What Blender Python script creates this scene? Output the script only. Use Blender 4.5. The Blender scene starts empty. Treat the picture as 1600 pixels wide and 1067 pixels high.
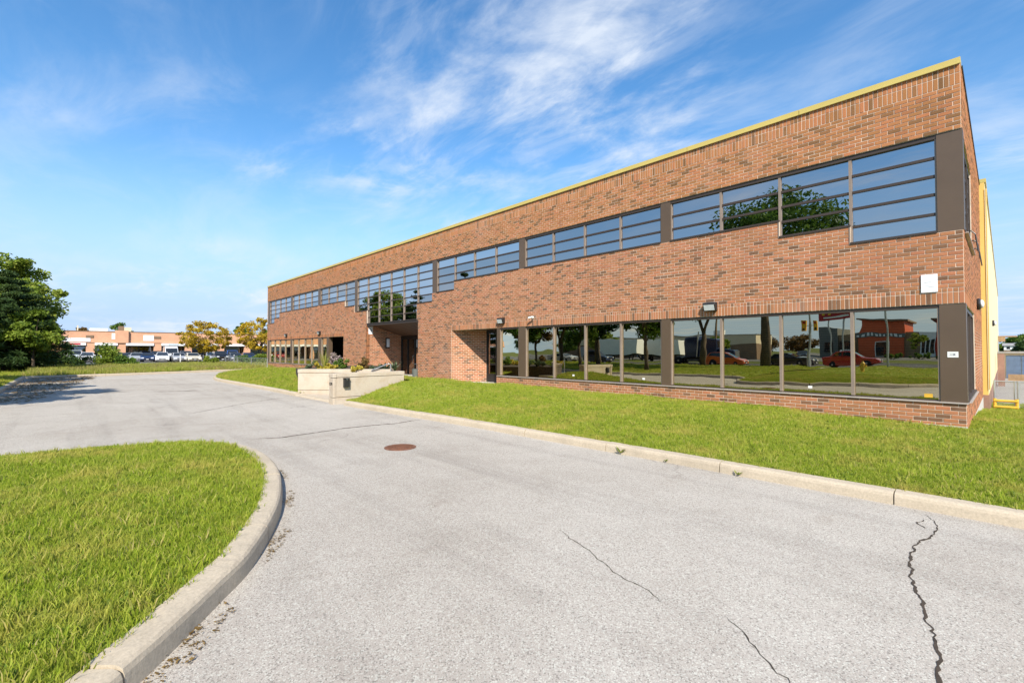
import bpy, bmesh, math, random
import numpy as np
from mathutils import Vector, Matrix
R = random.Random(7); NR = np.random.RandomState(11)
S = bpy.context.scene; COL = S.collection
# ------------------------------------------------------------------ camera, sky, sun, exposure
F_PX, PITCH, YAW = 726.0, math.radians(1.144), math.radians(43.37)
CAMP = Vector((0, 0, 1.7))
fh = Vector((-math.cos(YAW), math.sin(YAW), 0)); rt = Vector((math.sin(YAW), math.cos(YAW), 0))
fw = fh * math.cos(PITCH) + Vector((0, 0, math.sin(PITCH))); up = rt.cross(fw)
cam = bpy.data.cameras.new('camera'); cam.sensor_width = 36; cam.lens = 36 * F_PX / 1600; cam.clip_start = .05; cam.clip_end = 6000
camo = bpy.data.objects.new('camera', cam); COL.objects.link(camo)
camo.matrix_world = Matrix((( rt.x, up.x, -fw.x, 0), (rt.y, up.y, -fw.y, 0), (rt.z, up.z, -fw.z, CAMP.z), (0, 0, 0, 1)))
S.camera = camo
SUN = Vector((1.3, -1.0, 1.36)).normalized()          # towards the sun
W = bpy.data.worlds.new('World'); S.world = W; W.use_nodes = True
def world():
    nt = W.node_tree; N = nt.nodes; L = nt.links; bg = N['Background']
    sky = N.new('ShaderNodeTexSky'); sky.sky_type = 'NISHITA'; sky.sun_disc = False
    sky.sun_elevation = math.asin(SUN.z); sky.sun_rotation = math.atan2(SUN.x, SUN.y)
    sky.air_density = 1.15; sky.dust_density = .1; sky.ozone_density = 2.2; sky.altitude = 80
    tc = N.new('ShaderNodeTexCoord'); sx = N.new('ShaderNodeSeparateXYZ'); L.new(tc.outputs['Generated'], sx.inputs[0])
    def m(op, a, b=None, c=None):
        n = N.new('ShaderNodeMath'); n.operation = op
        for i, v in enumerate((a, b, c)):
            if v is None: continue
            if isinstance(v, (int, float)): n.inputs[i].default_value = v
            else: L.new(v, n.inputs[i])
        return n.outputs[0]
    zz = m('ADD', m('MAXIMUM', sx.outputs[2], 0.0), .12)
    cx = N.new('ShaderNodeCombineXYZ'); L.new(m('DIVIDE', sx.outputs[0], zz), cx.inputs[0]); L.new(m('DIVIDE', sx.outputs[1], zz), cx.inputs[1])
    def noise(scale, rot, sc, det, dist, lo, hi):
        mp = N.new('ShaderNodeMapping'); mp.inputs['Rotation'].default_value = (0, 0, rot); mp.inputs['Scale'].default_value = sc
        L.new(cx.outputs[0], mp.inputs[0])
        n = N.new('ShaderNodeTexNoise'); n.inputs['Scale'].default_value = scale; n.inputs['Detail'].default_value = det
        n.inputs['Roughness'].default_value = .62; n.inputs['Distortion'].default_value = dist
        L.new(mp.outputs[0], n.inputs['Vector'])
        r = N.new('ShaderNodeMapRange'); r.interpolation_type = 'SMOOTHSTEP'; r.inputs[1].default_value = lo; r.inputs[2].default_value = hi
        L.new(n.outputs['Fac'], r.inputs[0]); return r.outputs[0]
    big = noise(.55, .5, (1, 1, 1), 3, .3, .38, .70)
    wisp = noise(1.7, 1.05, (.75, 1.35, 1), 10, .55, .42, .74)
    fine = noise(5.2, .95, (.55, 1.6, 1), 8, .5, .40, .72)
    low = noise(.9, 0, (.35, .35, 1), 6, .4, .52, .62)
    hz = N.new('ShaderNodeMapRange'); hz.inputs[1].default_value = .02; hz.inputs[2].default_value = .09; hz.inputs[3].default_value = 1; hz.inputs[4].default_value = 0
    L.new(sx.outputs[2], hz.inputs[0])
    cl = m('ADD', m('MULTIPLY', m('MULTIPLY', big, m('ADD', m('MULTIPLY', wisp, .80), m('MULTIPLY', fine, .36))), 1.0), m('MULTIPLY', wisp, .20))
    cl = m('MINIMUM', m('ADD', cl, m('MULTIPLY', m('MULTIPLY', low, hz.outputs[0]), .30)), .85)
    hs = N.new('ShaderNodeHueSaturation'); hs.inputs['Saturation'].default_value = 1.28; hs.inputs['Value'].default_value = 1.0; L.new(sky.outputs[0], hs.inputs['Color'])
    mx = N.new('ShaderNodeMix'); mx.data_type = 'RGBA'; mx.inputs[7].default_value = (4.1, 4.45, 4.95, 1)
    hf = N.new('ShaderNodeMapRange'); hf.interpolation_type = 'SMOOTHERSTEP'; hf.inputs[1].default_value = -.02; hf.inputs[2].default_value = .42; hf.inputs[3].default_value = 1; hf.inputs[4].default_value = 0
    L.new(sx.outputs[2], hf.inputs[0]); hm = N.new('ShaderNodeMix'); hm.data_type = 'RGBA'; hm.inputs[7].default_value = (2.45, 3.4, 4.95, 1); L.new(hf.outputs[0], hm.inputs[0]); L.new(hs.outputs[0], hm.inputs[6])
    L.new(cl, mx.inputs[0]); L.new(hm.outputs[2], mx.inputs[6])
    L.new(mx.outputs[2], bg.inputs[0]); bg.inputs[1].default_value = .12
world()
sl = bpy.data.lights.new('sun', 'SUN'); sl.energy = 4.2; sl.angle = math.radians(.53); sl.color = (1, .93, .80)
so = bpy.data.objects.new('sun', sl); COL.objects.link(so); so.rotation_euler = SUN.to_track_quat('Z', 'Y').to_euler()
V = S.view_settings; V.view_transform = 'Standard'; V.look = 'None'; V.exposure = .82; V.gamma = 1; V.use_curve_mapping = False
S.render.engine = 'CYCLES'

# ------------------------------------------------------------------ materials
def newmat(name):
    m = bpy.data.materials.new(name); m.use_nodes = True
    return m, m.node_tree, m.node_tree.nodes['Principled BSDF']
def nd(nt, t, **kw):
    n = nt.nodes.new('ShaderNode' + t)
    for k, v in kw.items():
        if k[0] == '_': setattr(n, k[1:], v)
        else: n.inputs[k.replace('__', ' ')].default_value = v
    return n
def lk(nt, a, b): nt.links.new(a, b)
def ramp(nt, fac, stops, interp='LINEAR'):
    n = nt.nodes.new('ShaderNodeValToRGB'); e = n.color_ramp; e.interpolation = interp
    while len(e.elements) < len(stops): e.elements.new(.5)
    for el, (p, c) in zip(e.elements, stops): el.position = p; el.color = (*c, 1)
    lk(nt, fac, n.inputs[0]); return n.outputs[0]
def coords(nt, world_=True):
    if world_: return nd(nt, 'NewGeometry').outputs['Position']
    return nd(nt, 'TexCoord').outputs['Object']
def noise(nt, vec, scale, detail=4, rough=.55, dist=0, sc=None):
    if sc:
        mp = nd(nt, 'Mapping'); mp.inputs['Scale'].default_value = sc; lk(nt, vec, mp.inputs[0]); vec = mp.outputs[0]
    n = nd(nt, 'TexNoise', Scale=scale, Detail=detail, Roughness=rough, Distortion=dist); lk(nt, vec, n.inputs['Vector']); return n.outputs['Fac']
def mixc(nt, fac, a, b, mode='MIX'):
    n = nt.nodes.new('ShaderNodeMix'); n.data_type = 'RGBA'; n.blend_type = mode
    for i, v in ((0, fac), (6, a), (7, b)):
        if isinstance(v, (int, float)): n.inputs[i].default_value = v
        elif isinstance(v, tuple): n.inputs[i].default_value = (*v, 1)
        else: lk(nt, v, n.inputs[i])
    return n.outputs[2]
def bump(nt, b, h, strength, dist):
    n = nd(nt, 'Bump', Strength=strength, Distance=dist); lk(nt, h, n.inputs['Height']); lk(nt, n.outputs[0], b.inputs['Normal'])
def mapr(nt, v, a, b, c=0, d=1):
    n = nd(nt, 'MapRange'); 
    for i, x in enumerate((a, b, c, d)): n.inputs[i + 1].default_value = x
    lk(nt, v, n.inputs[0]); return n.outputs[0]
def plain(name, c, rough=.6, var=.25, scale=3., metal=0, bmp=0, world_=False, detail=5, spec=.5, coat=0):
    m, nt, b = newmat(name); v = coords(nt, world_); n = noise(nt, v, scale, detail, .65)
    d = tuple(max(0, x * (1 - var)) for x in c); l = tuple(min(1, x * (1 + var * .6)) for x in c)
    lk(nt, ramp(nt, n, [(.3, d), (.7, l)]), b.inputs['Base Color'])
    b.inputs['Roughness'].default_value = rough; b.inputs['Metallic'].default_value = metal; b.inputs['Specular IOR Level'].default_value = spec
    b.inputs['Coat Weight'].default_value = coat
    if bmp: bump(nt, b, noise(nt, v, scale * 6, 6, .7), bmp, .01)
    return m
M = {}
def brick_mat(name, src):
    m, nt, b = newmat(name); p = coords(nt)
    if src == 'attr':
        a = nd(nt, 'Attribute'); a.attribute_name = 'rnd'; r = a.outputs['Fac']
    else: r = nd(nt, 'ObjectInfo').outputs['Random']
    c = ramp(nt, r, [(0, (.09, .055, .036)), (.08, (.14, .08, .048)), (.15, (.22, .105, .055)), (.24, (.33, .145, .064)), (.5, (.41, .170, .078)), (.75, (.45, .185, .092)), (.9, (.47, .170, .088)), (1, (.32, .125, .068))])
    z = nd(nt, 'SeparateXYZ'); lk(nt, p, z.inputs[0])
    band = mapr(nt, z.outputs[2], 5.6, 6.2); band.node.interpolation_type = 'SMOOTHSTEP'
    n1 = noise(nt, p, .45, 5, .6); n2 = noise(nt, p, 2.2, 6, .7); n3 = noise(nt, p, 60, 4, .7)
    c = mixc(nt, band, mixc(nt, .22, c, (.46, .22, .115)), mixc(nt, .28, c, (.45, .205, .055)))
    c = mixc(nt, mapr(nt, n1, .55, .78, 0, .45), c, (.47, .29, .22))
    c = mixc(nt, mapr(nt, n2, .58, .8, 0, .35), c, (.19, .085, .05))
    c = mixc(nt, mapr(nt, n3, .3, .7, 0, .5), c, mixc(nt, 1.0, c, (.72, .70, .68), 'MULTIPLY'))
    st = noise(nt, p, 1., 6, .65, .2, (2.6, 2.6, .28)); c = mixc(nt, mapr(nt, st, .54, .72, 0, .45), c, mixc(nt, 1., c, (.62, .56, .52), 'MULTIPLY'))
    lk(nt, c, b.inputs['Base Color']); b.inputs['Roughness'].default_value = .85; b.inputs['Specular IOR Level'].default_value = .25
    bump(nt, b, noise(nt, p, 90, 5, .7), .5, .004); return m
M['brick'] = brick_mat('brick_face', 'attr'); M['brick1'] = brick_mat('brick_face_single', 'obj')
M['mortar'] = plain('mortar', (.66, .54, .43), .95, .2, 4, world_=True, bmp=.3)
def asphalt(name, c1, c2, c3, streak=True):
    m, nt, b = newmat(name); p = coords(nt)
    n0 = noise(nt, p, .18, 5, .6); n1 = noise(nt, p, 1.3, 6, .65, .4); n2 = noise(nt, p, 150, 3, .75)
    vo = nd(nt, 'TexVoronoi', Scale=125); lk(nt, p, vo.inputs['Vector'])
    c = ramp(nt, n2, [(.32, c1), (.5, c2), (.68, c3)])
    c = mixc(nt, mapr(nt, vo.outputs['Color'].node.outputs['Distance'], .1, .6, .0, .35), c, c1)
    sp = nd(nt, 'SeparateColor'); lk(nt, vo.outputs['Color'], sp.inputs[0])
    c = mixc(nt, mapr(nt, sp.outputs[0], .82, .88, 0, .72), c, tuple(x * .40 for x in c2))
    c = mixc(nt, mapr(nt, sp.outputs[1], .80, .86, 0, .5), c, tuple(min(.75, x * 1.25) for x in c3))
    c = mixc(nt, mapr(nt, n0, .36, .64, 0, .75), c, mixc(nt, 1., c, (.80, .775, .75), 'MULTIPLY'))
    c = mixc(nt, mapr(nt, n1, .46, .72, 0, .50), c, mixc(nt, 1., c, (.76, .74, .72), 'MULTIPLY'))
    if streak:
        ns = noise(nt, p, 1., 7, .6, .3, (.09, 1.6, 1)); c = mixc(nt, mapr(nt, ns, .50, .72, 0, .55), c, mixc(nt, 1., c, (.66, .65, .65), 'MULTIPLY'))
    so_ = noise(nt, p, .55, 6, .7, .8); c = mixc(nt, mapr(nt, so_, .60, .74, 0, .45), c, mixc(nt, 1., c, (.68, .62, .56), 'MULTIPLY'))
    # thin wandering hairline cracks
    vd = nd(nt, 'TexVoronoi', Scale=.23); vd.feature = 'DISTANCE_TO_EDGE'
    ad = nd(nt, 'VectorMath'); ad.operation = 'ADD'; nn = nd(nt, 'TexNoise', Scale=1.1, Detail=8, Roughness=.7); lk(nt, p, nn.inputs['Vector'])
    lk(nt, p, ad.inputs[0]); lk(nt, nn.outputs['Color'], ad.inputs[1]); lk(nt, ad.outputs[0], vd.inputs['Vector'])
    cr = mapr(nt, vd.outputs['Distance'], .0, .0035, .5, 0); gate = mapr(nt, noise(nt, p, .35, 3), .50, .6)
    mm = nd(nt, 'Math'); mm.operation = 'MULTIPLY'; lk(nt, cr, mm.inputs[0]); lk(nt, gate, mm.inputs[1])
    c = mixc(nt, mm.outputs[0], c, (.07, .065, .06))
    lk(nt, c, b.inputs['Base Color']); b.inputs['Roughness'].default_value = .92; b.inputs['Specular IOR Level'].default_value = .3
    hh = nd(nt, 'Math'); hh.operation = 'ADD'; lk(nt, n2, hh.inputs[0]); lk(nt, sp.outputs[2], hh.inputs[1])
    bump(nt, b, hh.outputs[0], .55, .006); return m
M['asphalt'] = asphalt('worn_asphalt', (.34, .306, .268), (.52, .468, .41), (.66, .60, .53))
M['road'] = asphalt('road_asphalt', (.05, .05, .05), (.09, .09, .09), (.14, .14, .14), False)
M['lot'] = asphalt('lot_asphalt', (.10, .10, .10), (.16, .16, .16), (.24, .24, .23), False)
def concrete(name, c, stain=(.30, .25, .19), st=.5, sc=1.):
    m, nt, b = newmat(name); p = coords(nt)
    n1 = noise(nt, p, 2.2 * sc, 7, .7, .3); n2 = noise(nt, p, 45, 4, .75); n3 = noise(nt, p, 9 * sc, 5, .6)
    cc = ramp(nt, n2, [(.3, tuple(x * .78 for x in c)), (.7, tuple(min(1, x * 1.1) for x in c))])
    cc = mixc(nt, mapr(nt, n1, .45, .75, 0, st), cc, stain)
    cc = mixc(nt, mapr(nt, n3, .60, .75, 0, .35), cc, tuple(x * .5 for x in c))
    lk(nt, cc, b.inputs['Base Color']); b.inputs['Roughness'].default_value = .9; b.inputs['Specular IOR Level'].default_value = .25
    bump(nt, b, n2, .45, .005); return m
M['kerb'] = concrete('kerb_concrete', (.50, .42, .315)); M['conc'] = concrete('cast_concrete', (.50, .43, .345), (.36, .26, .165), .65)
M['found'] = concrete('foundation_concrete', (.58, .55, .52)); M['conc_pale'] = concrete('pale_concrete', (.55, .50, .45))
def grass_soil(name, a, b_, dry):
    m, nt, b = newmat(name); p = coords(nt)
    n1 = noise(nt, p, .5, 6, .65); n2 = noise(nt, p, 22, 5, .7); n3 = noise(nt, p, 3., 5, .7)
    c = ramp(nt, n2, [(.3, a), (.7, b_)]); c = mixc(nt, mapr(nt, n1, .45, .7, 0, .5), c, dry); c = mixc(nt, mapr(nt, n3, .55, .75, 0, .5), c, tuple(x * .55 for x in a))
    lk(nt, c, b.inputs['Base Color']); b.inputs['Roughness'].default_value = .95; b.inputs['Specular IOR Level'].default_value = .1
    bump(nt, b, n2, .8, .03); return m
M['lawn'] = grass_soil('lawn_ground', (.15, .19, .022), (.27, .31, .045), (.38, .33, .11))
M['ground'] = grass_soil('rough_ground', (.06, .085, .018), (.13, .15, .035), (.20, .17, .07))
M['soil'] = plain('soil', (.06, .042, .028), .95, .4, 12, bmp=.8)
M['gravel'] = asphalt('yard_gravel', (.22, .21, .20), (.38, .37, .36), (.5, .49, .47), False)
def leafmat(name, stops, trans=.35, patch=None, pscale=.45):
    m, nt, b = newmat(name); a = nd(nt, 'Attribute'); a.attribute_name = 'rnd'
    oi = nd(nt, 'ObjectInfo').outputs['Random']
    ad = nd(nt, 'Math'); ad.operation = 'ADD'; lk(nt, a.outputs['Fac'], ad.inputs[0])
    ms = nd(nt, 'Math'); ms.operation = 'MULTIPLY'; ms.inputs[1].default_value = .25; lk(nt, oi, ms.inputs[0]); lk(nt, ms.outputs[0], ad.inputs[1])
    mw = nd(nt, 'Math'); mw.operation = 'MULTIPLY'; mw.inputs[1].default_value = .8; lk(nt, ad.outputs[0], mw.inputs[0])
    c = ramp(nt, mw.outputs[0], stops)
    if patch: c = mixc(nt, mapr(nt, noise(nt, coords(nt), pscale, 5, .65), .48, .66, 0, .7), c, patch)
    lk(nt, c, b.inputs['Base Color']); b.inputs['Roughness'].default_value = .6; b.inputs['Specular IOR Level'].default_value = .25
    tr = nd(nt, 'BsdfTranslucent'); lk(nt, c, tr.inputs[0]); mx = nd(nt, 'MixShader'); mx.inputs[0].default_value = trans
    lk(nt, b.outputs[0], mx.inputs[1]); lk(nt, tr.outputs[0], mx.inputs[2]); lk(nt, mx.outputs[0], nt.nodes['Material Output'].inputs[0]); return m
M['blade'] = leafmat('grass_blade', [(0, (.17, .25, .016)), (.4, (.28, .37, .028)), (.75, (.38, .43, .045)), (.9, (.48, .43, .12)), (1, (.56, .45, .22))], .4, (.52, .43, .11), 1.0)
M['weed'] = leafmat('weed_blade', [(0, (.17, .24, .02)), (.45, (.31, .35, .05)), (.8, (.44, .38, .10)), (1, (.52, .40, .22))], .35, (.30, .22, .11), .3)
M['leaf_dark'] = leafmat('dark_foliage', [(0, (.018, .040, .010)), (.5, (.045, .085, .020)), (1, (.10, .14, .035))], .22)
M['leaf_mid'] = leafmat('green_foliage', [(0, (.045, .095, .014)), (.5, (.10, .18, .024)), (1, (.21, .28, .045))], .35)
M['leaf_lime'] = leafmat('lime_foliage', [(0, (.09, .15, .016)), (.5, (.19, .26, .028)), (1, (.34, .36, .06))], .35)
M['leaf_gold'] = leafmat('golden_foliage', [(0, (.30, .20, .015)), (.5, (.52, .36, .025)), (1, (.66, .52, .07))], .4)
M['leaf_rust'] = leafmat('russet_foliage', [(0, (.10, .06, .018)), (.5, (.19, .12, .04)), (1, (.30, .20, .07))], .3)
M['leaf_blue'] = leafmat('grey_green_foliage', [(0, (.06, .085, .045)), (.5, (.13, .17, .09)), (1, (.25, .29, .17))], .25)
M['flower'] = leafmat('yellow_flowers', [(0, (.16, .19, .02)), (.45, (.34, .28, .03)), (1, (.55, .42, .07))], .2)
M['mauve'] = leafmat('mauve_flowers', [(0, (.18, .16, .12)), (.6, (.34, .26, .25)), (1, (.44, .36, .35))], .2)
M['bark'] = plain('bark', (.10, .072, .05), .95, .45, 5, bmp=.9)
M['frame'] = plain('brown_window_frame', (.052, .038, .031), .45, .12, 2, spec=.4)
M['frame_pale'] = plain('sunlit_pale_frame', (.24, .185, .15), .5, .15, 2)  # sunlit tan of the protruding mullions put into the colour; shop frames reuse it
M['panel'] = plain('brown_metal_panel', (.105, .070, .045), .42, .10, 1.2, bmp=.05)
M['sill'] = plain('metal_sill', (.40, .35, .32), .4, .12, 2)
M['yellow'] = plain('yellow_flashing', (.54, .42, .12), .45, .08, .8, world_=True)
M['cream'] = plain('cream_cladding', (.74, .62, .36), .6, .05, .6, world_=True)
M['ochre'] = plain('ochre_cladding', (.70, .47, .13), .55, .06, .6, world_=True)
M['plinth'] = plain('painted_plinth', (.28, .16, .12), .85, .25, 3, world_=True, bmp=.3)
M['roof'] = plain('roof_gravel', (.3, .29, .28), .95, .3, 2, world_=True)
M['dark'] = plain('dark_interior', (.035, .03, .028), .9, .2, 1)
M['darkmetal'] = plain('dark_metal', (.03, .028, .028), .4, .2, 4, metal=.3)
M['blind'] = plain('blind_slat', (.36, .31, .22), .6, .08, 1)
M['wood'] = plain('dark_soffit_board', (.085, .045, .028), .6, .3, 3)
M['white'] = plain('white_paint', (.78, .78, .77), .5, .06, 2)
M['paper'] = plain('weathered_white_panel', (.80, .81, .84), .6, .12, 5)
M['black'] = plain('black_paint', (.02, .018, .017), .45, .2, 3)
M['grey'] = plain('grey_paint', (.32, .32, .33), .5, .15, 2)
M['galv'] = plain('galvanised_steel', (.42, .43, .44), .45, .15, 6, metal=.7)
M['steel'] = plain('brushed_steel', (.55, .55, .55), .3, .1, 6, metal=1)
M['bollard'] = plain('yellow_safety_paint', (.68, .40, .04), .5, .25, 6)
M['rust'] = plain('rusty_iron', (.18, .075, .04), .8, .45, 14, bmp=.6)
M['tyre'] = plain('tyre_rubber', (.018, .018, .018), .85, .2, 6)
M['rim'] = plain('wheel_rim', (.5, .5, .52), .3, .1, 3, metal=.9)
M['lens'] = plain('lamp_lens', (.72, .74, .78), .15, .1, 8)
M['lampred'] = plain('red_lens', (.45, .02, .02), .2, .1, 4)
M['amber'] = plain('signal_amber', (.75, .38, .02), .45, .1, 4)
M['mallbrick'] = plain('peach_brick', (.58, .315, .19), .9, .12, 1.2, world_=True, bmp=.2)
M['red'] = plain('red_cladding', (.50, .045, .018), .55, .1, 1.5); M['orange'] = plain('orange_cladding', (.55, .09, .022), .55, .1, 1.5)
M['slate'] = plain('slate_cladding', (.13, .14, .13), .7, .15, 2); M['tan'] = plain('tan_cladding', (.26, .18, .10), .8, .12, 2)
M['beige'] = plain('beige_render', (.62, .53, .38), .85, .08, 1); M['brown'] = plain('brown_render', (.20, .13, .08), .85, .15, 1)
M['signred'] = plain('sign_red', (.42, .015, .02), .4, .08, 2); M['signyel'] = plain('sign_yellow', (.85, .50, .02), .4, .05, 2)
M['timber'] = plain('timber', (.34, .22, .12), .8, .3, 6); M['bluedoor'] = plain('blue_steel', (.10, .15, .24), .5, .25, 3)
M['signblue'] = plain('arrow_ink', (.03, .03, .05), .5, .1, 3)
def carpaint(n, c): 
    M[n] = plain(n, c, .28, .05, 1, metal=.15, coat=.6); return M[n]
for n, c in dict(paint_white=(.75, .75, .74), paint_silver=(.42, .43, .45), paint_black=(.012, .012, .014), paint_grey=(.12, .125, .135), paint_blue=(.04, .10, .34), paint_navy=(.015, .03, .09), paint_red=(.45, .02, .015), paint_orange=(.62, .12, .012), paint_cream=(.66, .60, .46), paint_pale=(.50, .56, .57)).items(): carpaint(n, c)
def glassmat(name, refl, trans, fac, wav=.0040):
    m, nt, b = newmat(name); nt.nodes.remove(b); p = coords(nt)
    g = nd(nt, 'BsdfGlossy', Roughness=.0); g.inputs['Color'].default_value = (*refl, 1)
    t = nd(nt, 'BsdfTransparent'); t.inputs['Color'].default_value = (*trans, 1)
    bp = nd(nt, 'Bump', Strength=wav, Distance=1.); lk(nt, noise(nt, p, .8, 2, .4), bp.inputs['Height']); lk(nt, bp.outputs[0], g.inputs['Normal'])
    fr = nd(nt, 'Fresnel', IOR=1.5); ad = nd(nt, 'Math'); ad.operation = 'ADD'; ad.use_clamp = True; ad.inputs[1].default_value = fac; lk(nt, fr.outputs[0], ad.inputs[0])
    mx = nd(nt, 'MixShader'); lk(nt, ad.outputs[0], mx.inputs[0]); lk(nt, t.outputs[0], mx.inputs[1]); lk(nt, g.outputs[0], mx.inputs[2])
    lk(nt, mx.outputs[0], nt.nodes['Material Output'].inputs[0]); return m
M['glass_up'] = glassmat('tinted_glass_upper', (.60, .61, .62), (.10, .09, .08), .62)
M['glass_gf'] = glassmat('bronze_glass_ground', (.74, .69, .50), (.26, .22, .14), .60)
M['glass_door'] = glassmat('door_glass', (.60, .58, .55), (.16, .14, .12), .35)
M['shopglass'] = glassmat('shop_glass', (.6, .62, .62), (.25, .25, .25), .3)
M['carglass'] = plain('car_glass', (.02, .023, .026), .05, .1, 1, spec=.8)

# ------------------------------------------------------------------ mesh helpers
class MB:
    def __init__(s): s.v = []; s.f = []; s.r = []; s.use_r = False
    def quad(s, *p, r=0):
        n = len(s.v); s.v += [tuple(q) for q in p]; s.f.append(tuple(range(n, n + len(p)))); s.r.append(r); return s
    def box(s, x0, x1, y0, y1, z0, z1, r=0):
        n = len(s.v); s.v += [(x, y, z) for z in (z0, z1) for y in (y0, y1) for x in (x0, x1)]
        for f in ((0, 2, 3, 1), (4, 5, 7, 6), (0, 1, 5, 4), (2, 6, 7, 3), (0, 4, 6, 2), (1, 3, 7, 5)): s.f.append(tuple(n + i for i in f)); s.r.append(r)
        return s
    def obox(s, o, a, b, c, r=0):          # corner o and three edge vectors
        o, a, b, c = map(Vector, (o, a, b, c)); n = len(s.v)
        s.v += [tuple(o + a * i + b * j + c * k) for k in (0, 1) for j in (0, 1) for i in (0, 1)]
        for f in ((0, 2, 3, 1), (4, 5, 7, 6), (0, 1, 5, 4), (2, 6, 7, 3), (0, 4, 6, 2), (1, 3, 7, 5)): s.f.append(tuple(n + i for i in f)); s.r.append(r)
        return s
    def prism(s, poly, z0, z1):
        n = len(s.v); k = len(poly); s.v += [(x, y, z0) for x, y in poly] + [(x, y, z1) for x, y in poly]
        s.f.append(tuple(range(n + k - 1, n - 1, -1))); s.f.append(tuple(range(n + k, n + 2 * k))); s.r += [0, 0]
        for i in range(k): j = (i + 1) % k; s.f.append((n + i, n + j, n + k + j, n + k + i)); s.r.append(0)
        return s
    def tube(s, pts, rad, k=8, cap=True):
        pts = [Vector(p) for p in pts]; rad = rad if isinstance(rad, (list, tuple)) else [rad] * len(pts); n = len(s.v); ref = None
        for i, p in enumerate(pts):
            d = (pts[min(i + 1, len(pts) - 1)] - pts[max(i - 1, 0)]).normalized()
            a = d.cross(Vector((0, 0, 1)) if abs(d.z) < .9 else Vector((1, 0, 0))).normalized()
            if ref is not None and a.dot(ref) < 0: a = -a
            ref = a; b = d.cross(a)
            s.v += [tuple(p + (a * math.cos(2 * math.pi * t / k) + b * math.sin(2 * math.pi * t / k)) * rad[i]) for t in range(k)]
        for i in range(len(pts) - 1):
            for t in range(k):
                u = (t + 1) % k; s.f.append((n + i * k + t, n + i * k + u, n + i * k + k + u, n + i * k + k + t)); s.r.append(0)
        if cap:
            s.f.append(tuple(range(n, n + k))); s.f.append(tuple(range(n + (len(pts) - 1) * k + k - 1, n + (len(pts) - 1) * k - 1, -1))); s.r += [0, 0]
        return s
    def lathe(s, c, prof, k=16, axis='z'):
        n = len(s.v); c = Vector(c)
        for rr, h in prof:
            for t in range(k):
                a = 2 * math.pi * t / k; u, w = rr * math.cos(a), rr * math.sin(a)
                s.v.append(tuple(c + Vector({'z': (u, w, h), 'y': (u, h, w), 'x': (h, u, w)}[axis])))
        for i in range(len(prof) - 1):
            for t in range(k): q = (t + 1) % k; s.f.append((n + i * k + t, n + i * k + q, n + i * k + k + q, n + i * k + k + t)); s.r.append(0)
        s.f.append(tuple(range(n, n + k))[::-1]); s.f.append(tuple(n + (len(prof) - 1) * k + t for t in range(k))); s.r += [0, 0]
        return s
    def mesh(s, name, mat, smooth=False, attr=False):
        me = bpy.data.meshes.new(name); me.from_pydata(s.v, [], s.f)
        if attr: a = me.attributes.new('rnd', 'FLOAT', 'FACE'); a.data.foreach_set('value', s.r)
        me.materials.append(M[mat] if isinstance(mat, str) else mat)
        bm = bmesh.new(); bm.from_mesh(me); bmesh.ops.recalc_face_normals(bm, faces=bm.faces); bm.to_mesh(me); bm.free()
        if smooth: me.polygons.foreach_set('use_smooth', [True] * len(me.polygons))
        return me
    def build(s, name, mat, parent=None, smooth=False, attr=False, bevel=0):
        o = bpy.data.objects.new(name, s.mesh(name, mat, smooth, attr)); COL.objects.link(o); o.parent = parent
        if bevel:
            b = o.modifiers.new('bevel', 'BEVEL'); b.width = bevel; b.segments = 2; b.limit_method = 'ANGLE'
        return o
def box(name, mat, parent, *a, bevel=0): return MB().box(*a).build(name, mat, parent, bevel=bevel)
def tag(o, label=None, cat=None, group=None, kind=None):
    if label: o['label'] = label
    if cat: o['category'] = cat
    if group: o['group'] = group
    if kind: o['kind'] = kind
    return o
def thing(name, label, cat, loc=(0, 0, 0), rz=0, group=None):
    o = bpy.data.objects.new(name, None); COL.objects.link(o); o.location = loc; o.rotation_euler = (0, 0, rz); o.empty_display_size = .2
    return tag(o, label, cat, group)
def struct(name, mb, mat, parent=None, smooth=False):
    o = mb.build(name, mat, parent, smooth); o['kind'] = 'structure'; return o
def emptys(name):
    o = bpy.data.objects.new(name, None); COL.objects.link(o); o['kind'] = 'structure'; return o
def share(name, mesh, parent, loc=(0, 0, 0), rz=0):
    o = bpy.data.objects.new(name, mesh); COL.objects.link(o); o.parent = parent; o.location = loc; o.rotation_euler = (0, 0, rz); return o
def copy_tree(o, parent=None):
    c = o.copy(); COL.objects.link(c); c.parent = parent
    for ch in o.children: copy_tree(ch, c)
    return c
def text(name, s, size, mat, parent, mw, ext=.004):
    cu = bpy.data.curves.new(name, 'FONT'); cu.body = s; cu.size = size; cu.extrude = ext; cu.align_x = 'CENTER'; cu.align_y = 'CENTER'
    cu.materials.append(M[mat]); o = bpy.data.objects.new(name, cu); COL.objects.link(o); o.parent = parent; o.matrix_local = mw; return o
def face_mat(pos, xdir, zdir=(0, 0, 1)):
    x = Vector(xdir).normalized(); y = Vector(zdir).normalized(); z = x.cross(y)
    return Matrix(((x.x, y.x, z.x, pos[0]), (x.y, y.y, z.y, pos[1]), (x.z, y.z, z.z, pos[2]), (0, 0, 0, 1)))
def ray(px, py): return fw * F_PX + rt * (px - 800) + up * (533.5 - py)
def at_depth(px, t, z=0):                   # ground point under picture column px at horizontal depth t
    d = fh + rt * ((px - 800) / F_PX); return Vector((d.x * t, d.y * t, z))
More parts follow.
